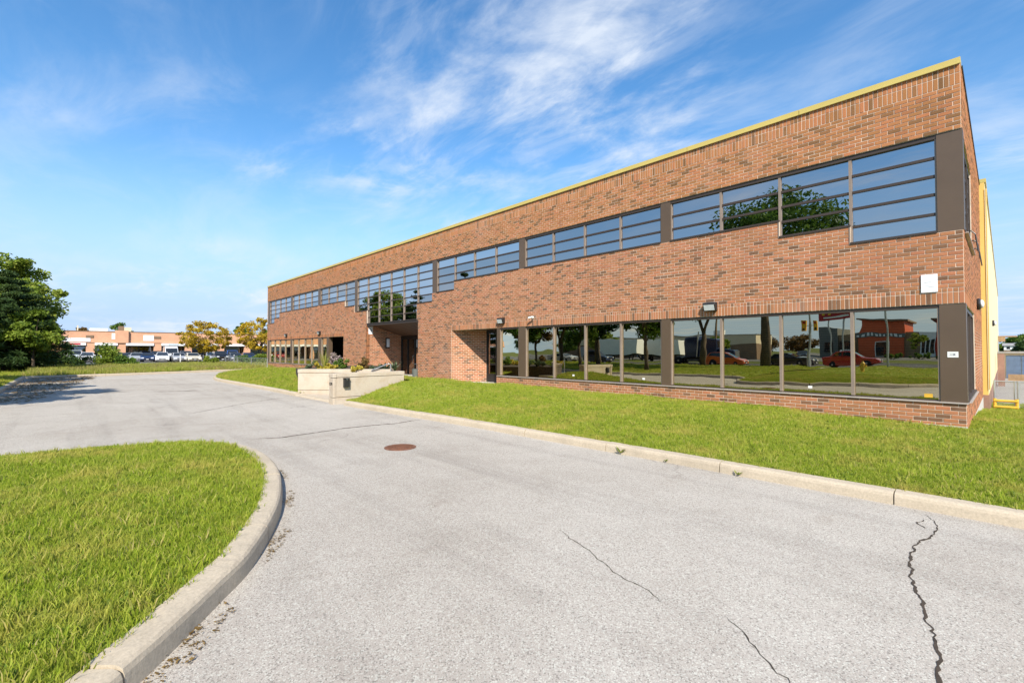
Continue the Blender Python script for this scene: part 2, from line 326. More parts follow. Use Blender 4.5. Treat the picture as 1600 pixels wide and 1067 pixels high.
def catmull(p, n=6):
    p = [Vector(q) for q in p]; out = []
    for i in range(len(p) - 1):
        a, b, c, d = p[max(i - 1, 0)], p[i], p[i + 1], p[min(i + 2, len(p) - 1)]
        for k in range(n):
            t = k / n; out.append(.5 * ((2 * b) + (c - a) * t + (2 * a - 5 * b + 4 * c - d) * t * t + (3 * b - a - 3 * c + d) * t ** 3))
    return out + [p[-1]]
def sm(a, b, x): t = min(1, max(0, (x - a) / (b - a))); return t * t * (3 - 2 * t)

# ------------------------------------------------------------------ ground, drive, road
D = 13.56
XC, XL = -.55, -48.6                          # facade corner and far end
def gz(x, y): return -.06 - (.62 * sm(15, 28, y) if x > -.7 else 0)
def ground():
    xs = [-3000, -900, -400, -200, -130, -90, -60, -44, -20, -5, -1, -.69, 1, 6, 14, 40, 90, 200, 500, 1500, 3000]
    ys = [-3000, -900, -400, -200, -120, -80, -50, -30, -10, 0, 8, 13, 15, 17, 19, 21, 23, 25, 28, 40, 80, 160, 400, 1200, 3000]
    b = MB(); b.v = [(x, y, gz(x, y)) for y in ys for x in xs]; n = len(xs)
    b.f = [(j * n + i, j * n + i + 1, j * n + n + i + 1, j * n + n + i) for j in range(len(ys) - 1) for i in range(n - 1)]
    struct('ground', b, 'ground')
ground()
drive = struct('driveway', MB().quad((-45.5, -22.2, 0), (13.5, -22.2, 0), (13.5, 13.3, 0), (-45.5, 13.3, 0)), 'asphalt')
struct('pavement', MB().box(-140, 60, -24.1, -22.3, -.05, .03), 'conc_pale')
struct('road', MB().quad((-200, -40, -.02), (120, -40, -.02), (120, -24.6, -.02), (-200, -24.6, -.02)), 'road')
struct('car_park', MB().quad((-106.5, -70, -.03), (-60, -70, -.03), (-60, 90, -.03), (-106.5, 90, -.03)), 'lot')
struct('yard', MB().quad((-.6, 29, -.66), (60, 29, -.66), (60, 110, -.66), (-.6, 110, -.66)), 'gravel')
struct('forecourt', MB().quad((-120, -140, -.035), (60, -140, -.035), (60, -58, -.035), (-120, -58, -.035)), 'lot')
mk = emptys('lane_marking')
for i in range(26): share('dash', (MB().box(-1.5, 1.5, -.06, .06, -.002, .002).mesh('dash', 'white') if i == 0 else dash0), mk, (-110 + i * 6.5, -32.3, -.014)); dash0 = mk.children[0].data
def crack(pts, w, seed):
    rr = random.Random(seed); p = []
    for a, b in zip(pts[:-1], pts[1:]):
        a, b = Vector((*a, 0)), Vector((*b, 0)); n = max(3, int((b - a).length / .035)); q = Vector((-(b - a).y, (b - a).x, 0)).normalized()
        o_ = 0; lf = 0
        for i in range(n):
            lf = .93 * lf + rr.gauss(0, .008); o_ = .6 * o_ + rr.gauss(0, .006); p.append(a.lerp(b, i / n) + q * (o_ + lf * math.sin(math.pi * i / n)))
    b = MB(); n = len(p)
    for i in range(n - 1):
        q0 = (p[i + 1] - p[max(i - 1, 0)]); q0 = Vector((-q0.y, q0.x, 0)).normalized()
        ww = w * rr.uniform(.35, 1.25) * min(1, 6 * i / n, 6 * (n - i) / n)
        b.v += [tuple(p[i] - q0 * ww + Vector((0, 0, .003))), tuple(p[i] + q0 * ww + Vector((0, 0, .003)))]
    b.f = [(2 * i, 2 * i + 1, 2 * i + 3, 2 * i + 2) for i in range(n - 2)]; b.r = [0] * len(b.f)
    o = b.build('crack', 'soil', drive); return o
crack([(-.6, 6.55), (-.5, 6.25), (-.47, 5.86), (-.54, 5.53), (-.55, 5.06), (-.46, 4.4), (-.38, 4.02), (-.31, 3.7), (-.27, 3.42), (-.2, 2.9), (-.05, 2.2)], .010, 1)
crack([(-.52, 6.3), (-.62, 6.1), (-.5, 5.9)], .006, 5)
crack([(-2.97, 3.4), (-2.45, 3.22), (-1.83, 3.01), (-1.53, 2.9)], .0045, 2)
crack([(-1.27, 3.07), (-1.01, 2.88), (-.8, 2.72), (-.5, 2.3)], .004, 3)
crack([(-10.0, 2.4), (-9.75, 3.0), (-9.85, 3.7), (-9.95, 4.4), (-9.8, 5.5), (-9.94, 6.4)], .028, 4)
crack([(-15, 2.2), (-17, 4.2), (-18.2, 5.9)], .02, 8)
crack([(-24.3, 2.4), (-23.7, 3.5), (-24, 4.0)], .09, 9)
crack([(-30, 1), (-29, 3.5), (-27, 5.9)], .04, 12); crack([(-25.2, -.2), (-25, 1.7)], .09, 13)
# ------------------------------------------------------------------ kerbs
def kerb(name, pts, w=.19, h=.15, seg=1.9, drop=None):
    root = emptys(name); P = catmull([(*p, 0) for p in pts], 10); pl = [P[0]]; acc = 0; out = []; cur = [P[0]]
    for a, b in zip(P[:-1], P[1:]):
        L_ = (b - a).length; pos = 0
        while acc + L_ - pos >= seg:
            pos += seg - acc; q = a.lerp(b, pos / L_); cur.append(q); out.append(cur); cur = [q]; acc = 0
            seg_ = seg
        acc += L_ - pos; cur.append(b)
    out.append(cur)
    prof = [(-.03, -.12), (-.01, h - .05), (.0, h - .022), (.018, h - .006), (.04, h), (w - .02, h + .004), (w, h - .01), (w, -.12)]
    inner = []
    for c in out:
        c = [c[0]] + [q for i, q in enumerate(c[1:]) if (q - c[i]).length > .03]
        if len(c) < 2: continue
        c[0] = c[0] + (c[1] - c[0]).normalized() * .006; c[-1] = c[-1] - (c[-1] - c[-2]).normalized() * .006
        b = MB(); k = len(prof); jz, jw = R.uniform(-.006, .006), R.uniform(-.008, .008)
        for i, q in enumerate(c):
            t = (c[min(i + 1, len(c) - 1)] - c[max(i - 1, 0)]).normalized(); nl = Vector((-t.y, t.x, 0))
            for (u, z) in prof:
                b.v.append(tuple(q + nl * (u + jw) + Vector((0, 0, z + (jz if z > 0 else 0) + R.uniform(-.002, .002)))))
        for i in range(len(c) - 1):
            for j in range(k - 1): b.f.append((i * k + j, i * k + j + 1, i * k + k + j + 1, i * k + k + j)); b.r.append(0)
        b.f.append(tuple(range(k))); b.f.append(tuple(range((len(c) - 1) * k + k - 1, (len(c) - 1) * k - 1, -1))); b.r += [0, 0]
        b.build('kerb_stone', 'kerb', root)
    for i, q in enumerate(P):
        t = (P[min(i + 1, len(P) - 1)] - P[max(i - 1, 0)]).normalized(); inner.append(q + Vector((-t.y, t.x, 0)) * (w - .01))
    return inner
ISL = [(-.9, -22), (-.9, -6), (-1.15, -3), (-1.8, -1.2), (-2.55, -.25), (-3.11, .29), (-3.69, .75), (-4.06, 1.02), (-4.79, 1.4), (-5.48, 1.68), (-6.51, 1.98), (-7.4, 2.12), (-8.3, 2.14), (-9.05, 2.0), (-9.75, 1.55), (-10.08, .8), (-10.22, 0), (-10.36, -.8), (-10.75, -1.5), (-11.5, -1.95), (-13, -2.1), (-19, -2.1), (-26, -2.1), (-33, -2.1), (-40.9, -2.12)]
in_isl = kerb('island_kerb', ISL, .2)
in_r = kerb('lawn_kerb', [(-14.15, 6.18), (-12.5, 6.24), (-10.9, 6.33), (-8, 6.52), (-6, 6.56), (-4, 6.6), (0, 6.64), (6, 6.68), (14, 6.7)], .18, .13)
in_l = kerb('verge_kerb', [(-45.3, 13.2), (-42.7, 11), (-38.9, 8.8), (-35.9, 7.0), (-32.8, 6.2), (-29.9, 5.92), (-26, 6.0), (-22, 6.1), (-18.35, 6.1)], .18, .13)
in_b = kerb('back_kerb', [(-40.9, -2.12), (-41.7, 2.1), (-43.85, 8.1), (-45.9, 13.3)], .2, .14)
kerb('street_kerb', [(60, -24.45), (-140, -24.45)], .2, .07, 12)
kerb('dropped_kerb', [(-18.3, 6.1), (-14.75, 6.16)], .2, .06, 1.8)

# ------------------------------------------------------------------ lawns and grass
TUFT = bpy.data.collections.new('grass_tufts'); WEED = bpy.data.collections.new('weed_tufts'); LITT = bpy.data.collections.new('leaf_litter')
def tuft(coll, name, n, rad, h0, h1, w, lean, mat, seed):
    rr = random.Random(seed); b = MB()
    for i in range(n):
        a, rd = rr.uniform(0, 6.283), rad * math.sqrt(rr.random()); x, y = rd * math.cos(a), rd * math.sin(a); h = rr.uniform(h0, h1)
        d = rr.uniform(0, 6.283); ln = rr.uniform(.15, 1) * lean * h; ox, oy = math.cos(d) * ln, math.sin(d) * ln; f = rr.uniform(0, 6.283); wx, wy = math.cos(f) * w / 2, math.sin(f) * w / 2; c = rr.random()
        b.quad((x - wx, y - wy, -.01), (x + wx, y + wy, -.01), (x + ox * .4 + wx * .8, y + oy * .4 + wy * .8, h * .6), (x + ox * .4 - wx * .8, y + oy * .4 - wy * .8, h * .6), r=c)
        b.quad((x + ox * .4 - wx * .8, y + oy * .4 - wy * .8, h * .6), (x + ox * .4 + wx * .8, y + oy * .4 + wy * .8, h * .6), (x + ox, y + oy, h * .95), r=c)
    me = bpy.data.meshes.new(name); me.from_pydata(b.v, [], b.f); at = me.attributes.new('rnd', 'FLOAT', 'FACE'); at.data.foreach_set('value', b.r); me.materials.append(M[mat])
    o = bpy.data.objects.new(name, me); coll.objects.link(o)
for i in range(5): tuft(TUFT, 'tuft', 30, .06, .015, .045, .0042, 1.1, 'blade', i)
tuft(TUFT, 'tuft', 14, .05, .04, .09, .006, .8, 'blade', 77); tuft(TUFT, 'clover', 10, .05, .015, .035, .013, 1.1, 'leaf_lime', 78)
for i in range(4): tuft(WEED, 'weed', 18, .12, .08, .26, .012, .6, 'weed', 30 + i)
for i in range(3):
    b = MB(); rr = random.Random(i)
    for k in range(7):
        x, y, a, s_ = rr.uniform(-.06, .06), rr.uniform(-.06, .06), rr.uniform(0, 6.3), rr.uniform(.006, .016); z = rr.uniform(.002, .012)
        b.quad(*[(x + s_ * math.cos(a + t) * e, y + s_ * math.sin(a + t), z + rr.uniform(0, .006)) for t, e in ((0, 1.5), (1.57, 1), (3.14, 1.5), (4.71, 1))], r=rr.random())
    me = bpy.data.meshes.new('litter'); me.from_pydata(b.v, [], b.f); at = me.attributes.new('rnd', 'FLOAT', 'FACE'); at.data.foreach_set('value', b.r); me.materials.append(M['leaf_rust'])
    LITT.objects.link(bpy.data.objects.new('litter', me))
def scatter(o, coll, seed, s0, s1):
    g = bpy.data.node_groups.new('scatter', 'GeometryNodeTree'); g.interface.new_socket('Geometry', in_out='INPUT', socket_type='NodeSocketGeometry'); g.interface.new_socket('Geometry', in_out='OUTPUT', socket_type='NodeSocketGeometry')
    N = g.nodes; I = N.new('NodeGroupInput'); O = N.new('NodeGroupOutput'); dp = N.new('GeometryNodeDistributePointsOnFaces'); ip = N.new('GeometryNodeInstanceOnPoints'); ci = N.new('GeometryNodeCollectionInfo')
    na = N.new('GeometryNodeInputNamedAttribute'); na.data_type = 'FLOAT'; na.inputs[0].default_value = 'dens'
    rv = N.new('FunctionNodeRandomValue'); rv.data_type = 'FLOAT_VECTOR'; rv.inputs[0].default_value = (-.12, -.12, 0); rv.inputs[1].default_value = (.12, .12, 6.283)
    rs = N.new('FunctionNodeRandomValue'); rs.data_type = 'FLOAT'; rs.inputs[2].default_value = s0; rs.inputs[3].default_value = s1
    ci.inputs[0].default_value = coll; ci.inputs[1].default_value = True; ci.inputs[2].default_value = True; ip.inputs['Pick Instance'].default_value = True; dp.inputs['Seed'].default_value = seed
    L = g.links.new; L(I.outputs[0], dp.inputs['Mesh']); L(na.outputs[0], dp.inputs['Density']); L(dp.outputs['Points'], ip.inputs['Points']); L(ci.outputs[0], ip.inputs['Instance']); L(rv.outputs[0], ip.inputs['Rotation']); L(rs.outputs[1], ip.inputs['Scale']); L(ip.outputs[0], O.inputs[0])
    md = o.modifiers.new('scatter', 'NODES'); md.node_group = g
def grassy(name, b, label, coll, dens, seed, s0=.8, s1=1.4):
    me = bpy.data.meshes.new(name); me.from_pydata(b.v, [], b.f); me.materials.append(M['blade'])
    a = me.attributes.new('dens', 'FLOAT', 'POINT'); a.data.foreach_set('value', [dens(Vector(v)) for v in b.v])
    o = bpy.data.objects.new(name, me); COL.objects.link(o); tag(o, label, 'grass', kind='stuff'); scatter(o, coll, seed, s0, s1); return o
def near(v, k=1.):
    d = max(1.5, math.hypot(v.x, v.y)); vis = (v.x * fh.x + v.y * fh.y) > .2 * d or d < 4
    return k * (min(520, 2600 / d) if vis else 25)
def fill(poly, hf, rings=22):
    c = sum((Vector(p) for p in poly), Vector()) / len(poly); b = MB(); k = len(poly)
    for i in range(rings + 1):
        s_ = 1 - (i / rings) ** 1.0
        for p in poly: q = c + (Vector(p) - c) * s_; b.v.append((q.x, q.y, hf(q.x, q.y, 1 - s_)))
    b.f = [(i * k + j, i * k + (j + 1) % k, (i + 1) * k + (j + 1) % k, (i + 1) * k + j) for i in range(rings) for j in range(k)]; b.r = [0] * len(b.f); return b
def strip(xs, y0, y1, hf, n=26):
    b = MB()
    for x in xs:
        a, e = y0(x), y1(x)
        for j in range(n + 1): y = a + (e - a) * j / n; b.v.append((x, y, hf(x, y)))
    b.f = [(i * (n + 1) + j, (i + 1) * (n + 1) + j, (i + 1) * (n + 1) + j + 1, i * (n + 1) + j + 1) for i in range(len(xs) - 1) for j in range(n)]; b.r = [0] * len(b.f); return b
def lumps(x, y): return .018 * math.sin(1.7 * x + 2.1 * y) + .014 * math.sin(3.1 * x - 2.3 * y + 1)
isl_poly = [(p.x, p.y, 0) for p in in_isl if p.x > -10.6] + [(-10.62, y_, 0) for y_ in (-1.75, -4, -8, -14, -22)]
ys_ = sorted((p.x, p.y) for p in in_isl if p.x < -10.4); ysk = lambda x: float(np.interp(x, [a for a, _ in ys_], [b for _, b in ys_]))
bI = fill(isl_poly, lambda x, y, s_: .145 + .10 * sm(0, .35, s_) + lumps(x, y) * sm(0, .1, s_))
struct('island_lawn', bI, 'lawn', smooth=True); grassy('island_grass', bI, 'short green mown grass on the kerbed island beside the drive', TUFT, near, 1)
def interp(pts):
    p = sorted((q.x, q.y) for q in pts)
    return lambda x: float(np.interp(x, [a for a, _ in p], [b for _, b in p]))
yr, yl = interp(in_r), interp(in_l)
def hump(y): return sm(6.3, 8.6, y) * (1 - .75 * sm(9.3, 12.8, y))
def hR(x, y):
    if y > 13.6: return .05 + gz(x, y) + .06 + lumps(x, y) * .5
    return .115 + .08 * sm(6.8, 12.5, y) - .13 * sm(-5, .0, x) * sm(8, 13.5, y) + .44 * hump(y) * math.exp(-((x + 15.2) / 2.9) ** 2) + .10 * hump(y) * sm(-2, -8, x) + lumps(x, y) * sm(6.8, 7.6, y)
def hL(x, y): return .125 + (.06 + .40 * sm(-40, -30, x)) * hump(y) * (1 - .0 * x) + lumps(x, y) * sm(6.2, 7, y) * .8
def fr(a, b, n): return [a + (b - a) * i / n for i in range(n + 1)]
bR = strip(fr(-14.5, -.56, 60), yr, lambda x: D - .005 if not -18.7 < x < -15.3 else D + 1, hR); bR2 = strip(fr(-.56, 13.5, 40), yr, lambda x: 29.5, hR, 60)
for nm, b, lab, sd in (('front_lawn', bR, 'bright green lawn sloping up from the kerb to the brick front', 2), ('side_lawn', bR2, 'sparse yellowing lawn running past the brick corner to the fence', 3)):
    struct(nm, b, 'lawn', smooth=True); grassy(nm.replace('lawn', 'grass'), b, lab.replace('lawn', 'grass'), TUFT, near, sd, .8, 1.4)
bP = strip(fr(-22.0, -14.5, 24), lambda x: 9.6, lambda x: D - .005, lambda x, y: .10 + .28 * (1 - sm(9.6, 11.6, y)) * sm(-18, -15, x))
struct('entrance_bank', bP, 'lawn', smooth=True)
bL = strip(fr(-45.2, -18.3, 60), yl, lambda x: D - .005, hL)
struct('verge_lawn', bL, 'lawn', smooth=True); grassy('verge_grass', bL, 'yellow-green grass bank left of the concrete entrance walls', TUFT, lambda v: near(v, 1.3), 4, 1.2, 2.2)
bS = MB()
for x in fr(-75, -41, 14)[:-1] + fr(-41, -10.6, 26):
    for j in range(13): yt = ysk(x); y = yt - (1 - j / 12) * (22 + yt); bS.v.append((x, y, .145 + .08 * sm(yt, yt - 4, y)))
bS.f = [(i * 13 + j, (i + 1) * 13 + j, (i + 1) * 13 + j + 1, i * 13 + j + 1) for i in range(40) for j in range(12)]; bS.r = [0] * len(bS.f)
struct('side_verge', bS, 'lawn', smooth=True); grassy('side_verge_grass', bS, 'shaded grass beside the kerb under the dark pine', TUFT, lambda v: near(v, 1.2) if v.y > -8 and v.x < -22 else 14, 5, 1.4, 2.4)
xb = interp([Vector((p.y, p.x, 0)) for p in in_b])
bW = MB()
for y in fr(-2.2, 14, 40):
    for j in range(15): x = xb(y) - 17 * j / 14; bW.v.append((x, y, .12 + .10 * sm(0, .3, j / 14) + .03 * math.sin(y * 1.3 + x)))
for y in fr(14.2, 60, 30):
    for j in range(15): x = -48.8 - 10 * j / 14; bW.v.append((x, y, .12 + .05 * math.sin(y + x)))
bW.f = [(i * 15 + j, i * 15 + j + 1, (i + 1) * 15 + j + 1, (i + 1) * 15 + j) for i in range(71) for j in range(14)]; bW.r = [0] * len(bW.f)
struct('weedy_strip', bW, 'ground', smooth=True); grassy('tall_weeds', bW, 'tall yellow-green weeds between the drive and the far car park', WEED, lambda v: 26 if v.y < 15 else 10, 6, .8, 1.7)
bK = MB()                                                         # litter along the island kerb
for i, p in enumerate(catmull([(*q, .004) for q in ISL[3:14]], 8)):
    t = Vector((.8, .6, 0)); bK.v += [(p.x, p.y, .004), (p.x + .16 * t.x, p.y + .16 * t.y, .004)]
bK.f = [(2 * i, 2 * i + 1, 2 * i + 3, 2 * i + 2) for i in range(len(bK.v) // 2 - 1)]
grassy('leaf_litter', bK, 'dry brown leaf litter lying against the island kerb', LITT, lambda v: 330 * max(0, math.sin(v.x * 5.3) + .35), 9, .25, .75)
bJ = MB().quad((-43.5, -2.0, .004), (-22, -1.98, .004), (-22, -.9, .004), (-41.5, 1.2, .004))
grassy('fallen_leaves', bJ, 'brown leaves fallen in the far corner of the drive', LITT, lambda v: 14, 12, 2., 4.)
# weeds growing in the kerb joints
def sprig(loc, s_, lab):
    b = MB(); rr = random.Random(loc[0])
    for i in range(16):
        a = rr.uniform(0, 6.3); l = s_ * rr.uniform(.5, 1); d = Vector((math.cos(a), math.sin(a), rr.uniform(.4, 1.3))).normalized(); q = d.cross(Vector((0, 0, 1))).normalized() * s_ * .09; p = Vector((0, 0, 0))
        b.quad(p - q * .3, p + d * l * .5 - q, p + d * l, p + d * l * .5 + q, r=rr.random())
    o = b.build('kerb_weed', 'leaf_lime', attr=True); o.location = loc; tag(o, lab, 'weed', 'weeds in the kerb joint')
for x, s_ in ((-4.35, .17), (-3.55, .06), (-2.5, .10)): sprig((x, 6.57, .02), s_, 'small green weed sprouting at the foot of the lawn kerb')

# ------------------------------------------------------------------ the brick office building
off = thing('office_building', 'long two-storey brown brick office building with stepped ribbon windows and yellow roof edge', 'building', (0, 0, 0))
HU, GT = 6.402, 6.31                          # brick head and glass top of the upper windows
def sz(r): return 5.109 - (r - 3) * .431      # sill height of a column with r rows
UP = [(-47.95, -42.08, [5, 4, 3, 3]), (-41.7, -35.97, [3, 3, 3, 3]), (-35.55, -29.6, [3, 3, 3, 4]), (-29.25, -20.42, [5, 7, 7, 7, 7, 5]), (-20.02, -13.94, [4, 3, 3, 3]), (-13.6, -7.46, [3, 3, 3, 3]), (-7.13, -.95, [3, 3, 4, 5])]
GF = [(-47.95, -42.1, 4), (-41.7, -35.88, 4), (-35.3, -34.26, 1), (-15.15, -13.96, 1), (-13.56, -7.46, 4), (-7.15, -.95, 4)]
GZ0, GZ1 = .6, 2.70
op = []                                       # openings x0 x1 z0 z1
PU = [(XL + .06, -47.95, 5), (-42.08, -41.7, 3), (-35.97, -35.55, 3), (-29.6, -29.25, 5), (-20.42, -20.02, 4), (-13.94, -13.6, 3), (-7.46, -7.13, 3), (-.95, XC + .02, 5)]
for x0, x1, rows in UP:
    w = (x1 - x0) / len(rows)
    for i, r in enumerate(rows): op.append((x0 + i * w, x0 + (i + 1) * w, sz(r), HU))
for x0, x1, r in PU: op.append((x0, x1, sz(r), HU))
op += [(XL + .06, -33.85, GZ0, GZ1), (-15.35, XC + .02, GZ0, GZ1), (-18.7, -15.35, .1, GZ1), (-33.85, -31.3, .1, GZ1), (-27.8, -21.76, -.1, sz(7))]
def holes(z): return sorted((a, b) for a, b, z0, z1 in op if z0 - 1e-4 < z < z1 + 1e-4)
def solids(u0, u1, hs):
    out = []; c = u0
    for a, b in sorted(hs):
        if b <= u0 or a >= u1: continue
        if a > c + .004: out.append((c, a))
        c = max(c, b)
    if u1 > c + .004: out.append((c, u1))
    return out
# backing of mortar
def backing(b, o, d, n, u0, u1, z0, z1, hs, th=.22):
    o, d, n = Vector(o), Vector(d), Vector(n)
    zs = sorted(set([z0, z1] + [z for h in hs for z in h[2:] if z0 < z < z1]))
    for za, zb in zip(zs[:-1], zs[1:]):
        zm = (za + zb) / 2
        for a, c in solids(u0, u1, [(h[0], h[1]) for h in hs if h[2] < zm < h[3]]):
            b.obox(o + d * a + Vector((0, 0, za)), d * (c - a), -n * th, Vector((0, 0, zb - za)))
mb = MB(); backing(mb, (0, D, 0), (1, 0, 0), (0, -1, 0), XL, XC, -.7, 7.78, op)
# end wall: u = Y
opE = [(D + .02, 17.4, sz(5), HU), (D + .02, 18.0, GZ0, GZ1)]
backing(mb, (XC, 0, 0), (0, 1, 0), (1, 0, 0), D + .221, 24.1, -.7, 7.78, [(max(a, D + .221), b, c, e) for a, b, c, e in opE])
wall = mb.build('wall', 'mortar', off)
mb = MB(); mb.box(XL, XL + .2, D + .225, 24.1, -.5, 7.78); mb.box(XL, XC - .23, 23.9, 24.09, -.5, 7.78); mb.build('rear_wall', 'plinth', off)
box('roof', 'roof', off, XL + .21, XC - .23, D + .23, 23.89, 7.45, 7.55)
# bricks
courses = []
for i in range(8): courses.append((-.08 + .085 * i, -.08 + .085 * (i + 1), 'run', -99, 99))
for i in range(24): courses.append((.6 + .0875 * i, .6 + .0875 * (i + 1), 'run', -99, 99))
for a, b_ in ((XL, -31.3), (-18.7, 99)):
    courses.append((2.70, 2.95, 'sold', a, b_)); courses.append((2.95, 3.04, 'head', a, b_))
for i in range(4): courses.append((2.70 + .085 * i, 2.70 + .085 * (i + 1), 'run', -31.3, -18.7))
for i in range(50): courses.append((3.04 + .0862 * i, 3.04 + .0862 * (i + 1), 'run', -99, 99))
courses.append((7.35, 7.60, 'sold', -99, 99)); courses.append((7.60, 7.775, 'sold', -99, 99))
PROUD, J = .007, .0068
def brick_cells(u0, u1, hs, lo=-99, hi=99, z_lo=-9, z_hi=99):
    out = []
    for ci, (z0, z1, kind, a, e) in enumerate(courses):
        a, e = max(u0, a), min(u1, e)
        if a >= e or z1 > z_hi or z0 < z_lo: continue
        zm = (z0 + z1) / 2
        for s0, s1 in solids(a, e, [(h[0], h[1]) for h in hs if h[2] < zm < h[3]]):
            L_ = .243 if kind == 'run' else .0865; ph = (L_ / 2 if ci % 2 else 0) if kind == 'run' else 0
            k0 = math.floor((s0 - e - ph) / L_) - 1; c = e + ph + k0 * L_
            while c < s1:
                p, q = max(c, s0), min(c + L_, s1)
                if q - p > .02: out.append((p + J, q - J, z0 + J, z1 - J))
                c += L_
    return out
def brick_box(b, o, d, n, c, rr):
    o, d, n = Vector(o), Vector(d), Vector(n); p, q, z0, z1 = c; e = PROUD + R.uniform(-.0025, .0025)
    k = len(b.v); Z = Vector((0, 0, 1))
    for ex, ins in ((-.004, 0), (e - .002, 0), (e, .003)):
        for (u, z) in ((p + ins, z0 + ins), (q - ins, z0 + ins), (q - ins, z1 - ins), (p + ins, z1 - ins)): b.v.append(tuple(o + d * u + Z * z + n * ex))
    for a in (0, 4):
        for i in range(4): j = (i + 1) % 4; b.f.append((k + a + i, k + a + j, k + a + 4 + j, k + a + 4 + i)); b.r.append(rr)
    b.f.append((k + 8, k + 9, k + 10, k + 11)); b.r.append(rr)
cells = brick_cells(XL, XC, op)
cells.sort(key=lambda c: -c[0] + .15 * abs((c[2] + c[3]) / 2 - 1.7) if c[2] > .12 else 1e3)
near_b, far_b = cells[:300], cells[300:]
cache = {}
for c in near_b:
    key = (round(c[1] - c[0], 3), round(c[3] - c[2], 3))
    if key not in cache:
        t = MB(); brick_box(t, (0, 0, 0), (1, 0, 0), (0, -1, 0), (-key[0] / 2, key[0] / 2, -key[1] / 2, key[1] / 2), 0); cache[key] = t.mesh('brick', 'brick1')
    share('brick', cache[key], wall, ((c[0] + c[1]) / 2, D, (c[2] + c[3]) / 2))
mb = MB()
for c in far_b: brick_box(mb, (0, D, 0), (1, 0, 0), (0, -1, 0), c, R.random())
tag(mb.build('brickwork', 'brick', wall, attr=True), kind='stuff')
mb = MB()
for c in brick_cells(D, 24.1, opE): brick_box(mb, (XC, 0, 0), (0, 1, 0), (1, 0, 0), c, R.random())
tag(mb.build('end_brickwork', 'brick', wall, attr=True), kind='stuff')
box('foundation', 'found', off, XC - .02, XC + .012, D + .3, 24.1, -.75, .02); box('foundation', 'found', off, XL, XC + .012, D - .012, D - .001, -.3, .115)
# roof edge flashing in lengths
for i in range(16):
    a = XL + .0 + i * (XC - XL + .02) / 16; e = a + (XC - XL + .02) / 16 - .012
    t = MB(); t.box(a, e, D - .05, D + .25, 7.78, 7.90); t.box(a, e, D - .055, D - .0505, 7.765, 7.80); t.build('roof_flashing', 'yellow', off)
box('side_coping', 'darkmetal', off, XC - .25, XC + .03, D + .26, 24.1, 7.78, 7.83)
# ------------------------------------------------------------------ windows
YG = D + .10                                   # glass plane
pane_i = [0]
def pane(parent, x0, x1, z0, z1, mat, y=YG):
    o = MB().quad((x0, y, z0), (x1, y, z0), (x1, y, z1), (x0, y, z1)).build('pane', mat, parent); o.rotation_euler = (0, 0, 0)
    return o
def tilt(o, cx, cz):                           # every pane sits a hair out of true
    a, b = R.gauss(0, .0012), R.gauss(0, .0010)
    for v in o.data.vertices: v.co.y += (v.co.x - cx) * a + (v.co.z - cz) * b
for x0, x1, rows in UP:
    w = (x1 - x0) / len(rows); fb = MB(); vb = MB(); win = None; ps = []
    for i, r in enumerate(rows):
        a, e = x0 + i * w, x0 + (i + 1) * w
        zl = [GT - (GT - 5.109) * k / 3 for k in range(4)] + [sz(k) for k in range(4, r + 1)]
        zl = zl[:r + 1]
        for k, z in enumerate(zl):
            h = .03
            if k == 0: fb.box(a + .001, e - .001, D + .03, D + .16, z, HU - .002)
            elif k == r: fb.box(a + .001, e - .001, D - .03, D + .16, z + .002, z + .05)
            else: fb.box(a + .03, e - .03, D + .065, D + .15, z - h, z + h)
        for k in range(r): ps.append((a + .028, e - .028, zl[k + 1] + (.048 if k + 1 == r else .028), zl[k] - (.0 if k == 0 else .028)))
        if i > 0:
            rl, rr_ = rows[i - 1], r; zb = sz(max(rl, rr_)); vb.box(a - .03, a + .03, D + .045, D + .155, zb + .051, GT + .0)
        zb = sz(r) + .051
        if i == 0: vb.box(a + .001, a + .03, D + .045, D + .155, zb, GT)
        if i == len(rows) - 1: vb.box(e - .03, e - .001, D + .045, D + .155, zb, GT)
        if i > 0 and rows[i - 1] < r: vb.box(a - .001 - .03, a - .002, D - .015, D + .045, sz(r), sz(rows[i - 1]))
        if i < len(rows) - 1 and rows[i + 1] < r: vb.box(e + .002, e + .031, D - .015, D + .045, sz(r), sz(rows[i + 1]))
    win = fb.build('window', 'frame', off); vb.build('mullion', 'frame_pale', win)
    for p in ps: tilt(pane(win, *p, 'glass_up'), (p[0] + p[1]) / 2, (p[2] + p[3]) / 2)
for x0, x1, r in PU: box('pillar', 'panel', off, x0 + (.002 if x0 > XL + 1 else 0), x1 - .002, D + .02, D + .3, sz(r) + .01, HU - .002)
for x0, x1, n in GF:
    w = (x1 - x0) / n; fb = MB(); vb = MB()
    fb.box(x0, x1, D + .03, D + .16, 2.625, GZ1 - .002); fb.box(x0, x1, D + .06, D + .16, .602, .64)
    for i in range(n + 1):
        c = x0 + i * w; h = .032; a, e = max(x0, c - h), min(x1, c + h); vb.box(a, e, D + .03, D + .15, .641, 2.624)
    win = fb.build('window', 'frame', off); vb.build('mullion', 'frame_pale', win)
    for i in range(n): p = (x0 + i * w + .03, x0 + (i + 1) * w - .03, .642, 2.623); tilt(pane(win, *p, 'glass_gf'), (p[0] + p[1]) / 2, 1.6)
for x0, x1 in ((XL + .06, -47.95), (-42.1, -41.7), (-35.88, -35.3), (-34.26, -33.87), (-15.34, -15.15), (-13.96, -13.56), (-7.46, -7.15), (-.95, XC + .02)):
    box('pillar', 'panel', off, x0 + .002, x1 - .002, D + .01, D + .3, GZ0 + .002, GZ1 - .002)
for x0, x1 in ((XL + .06, -42), (-42, -33.9), (-15.3, -7.3), (-7.3, XC + .04)): box('sill', 'sill', off, x0, x1 - .006, D - .045, D + .058, .585, .612)
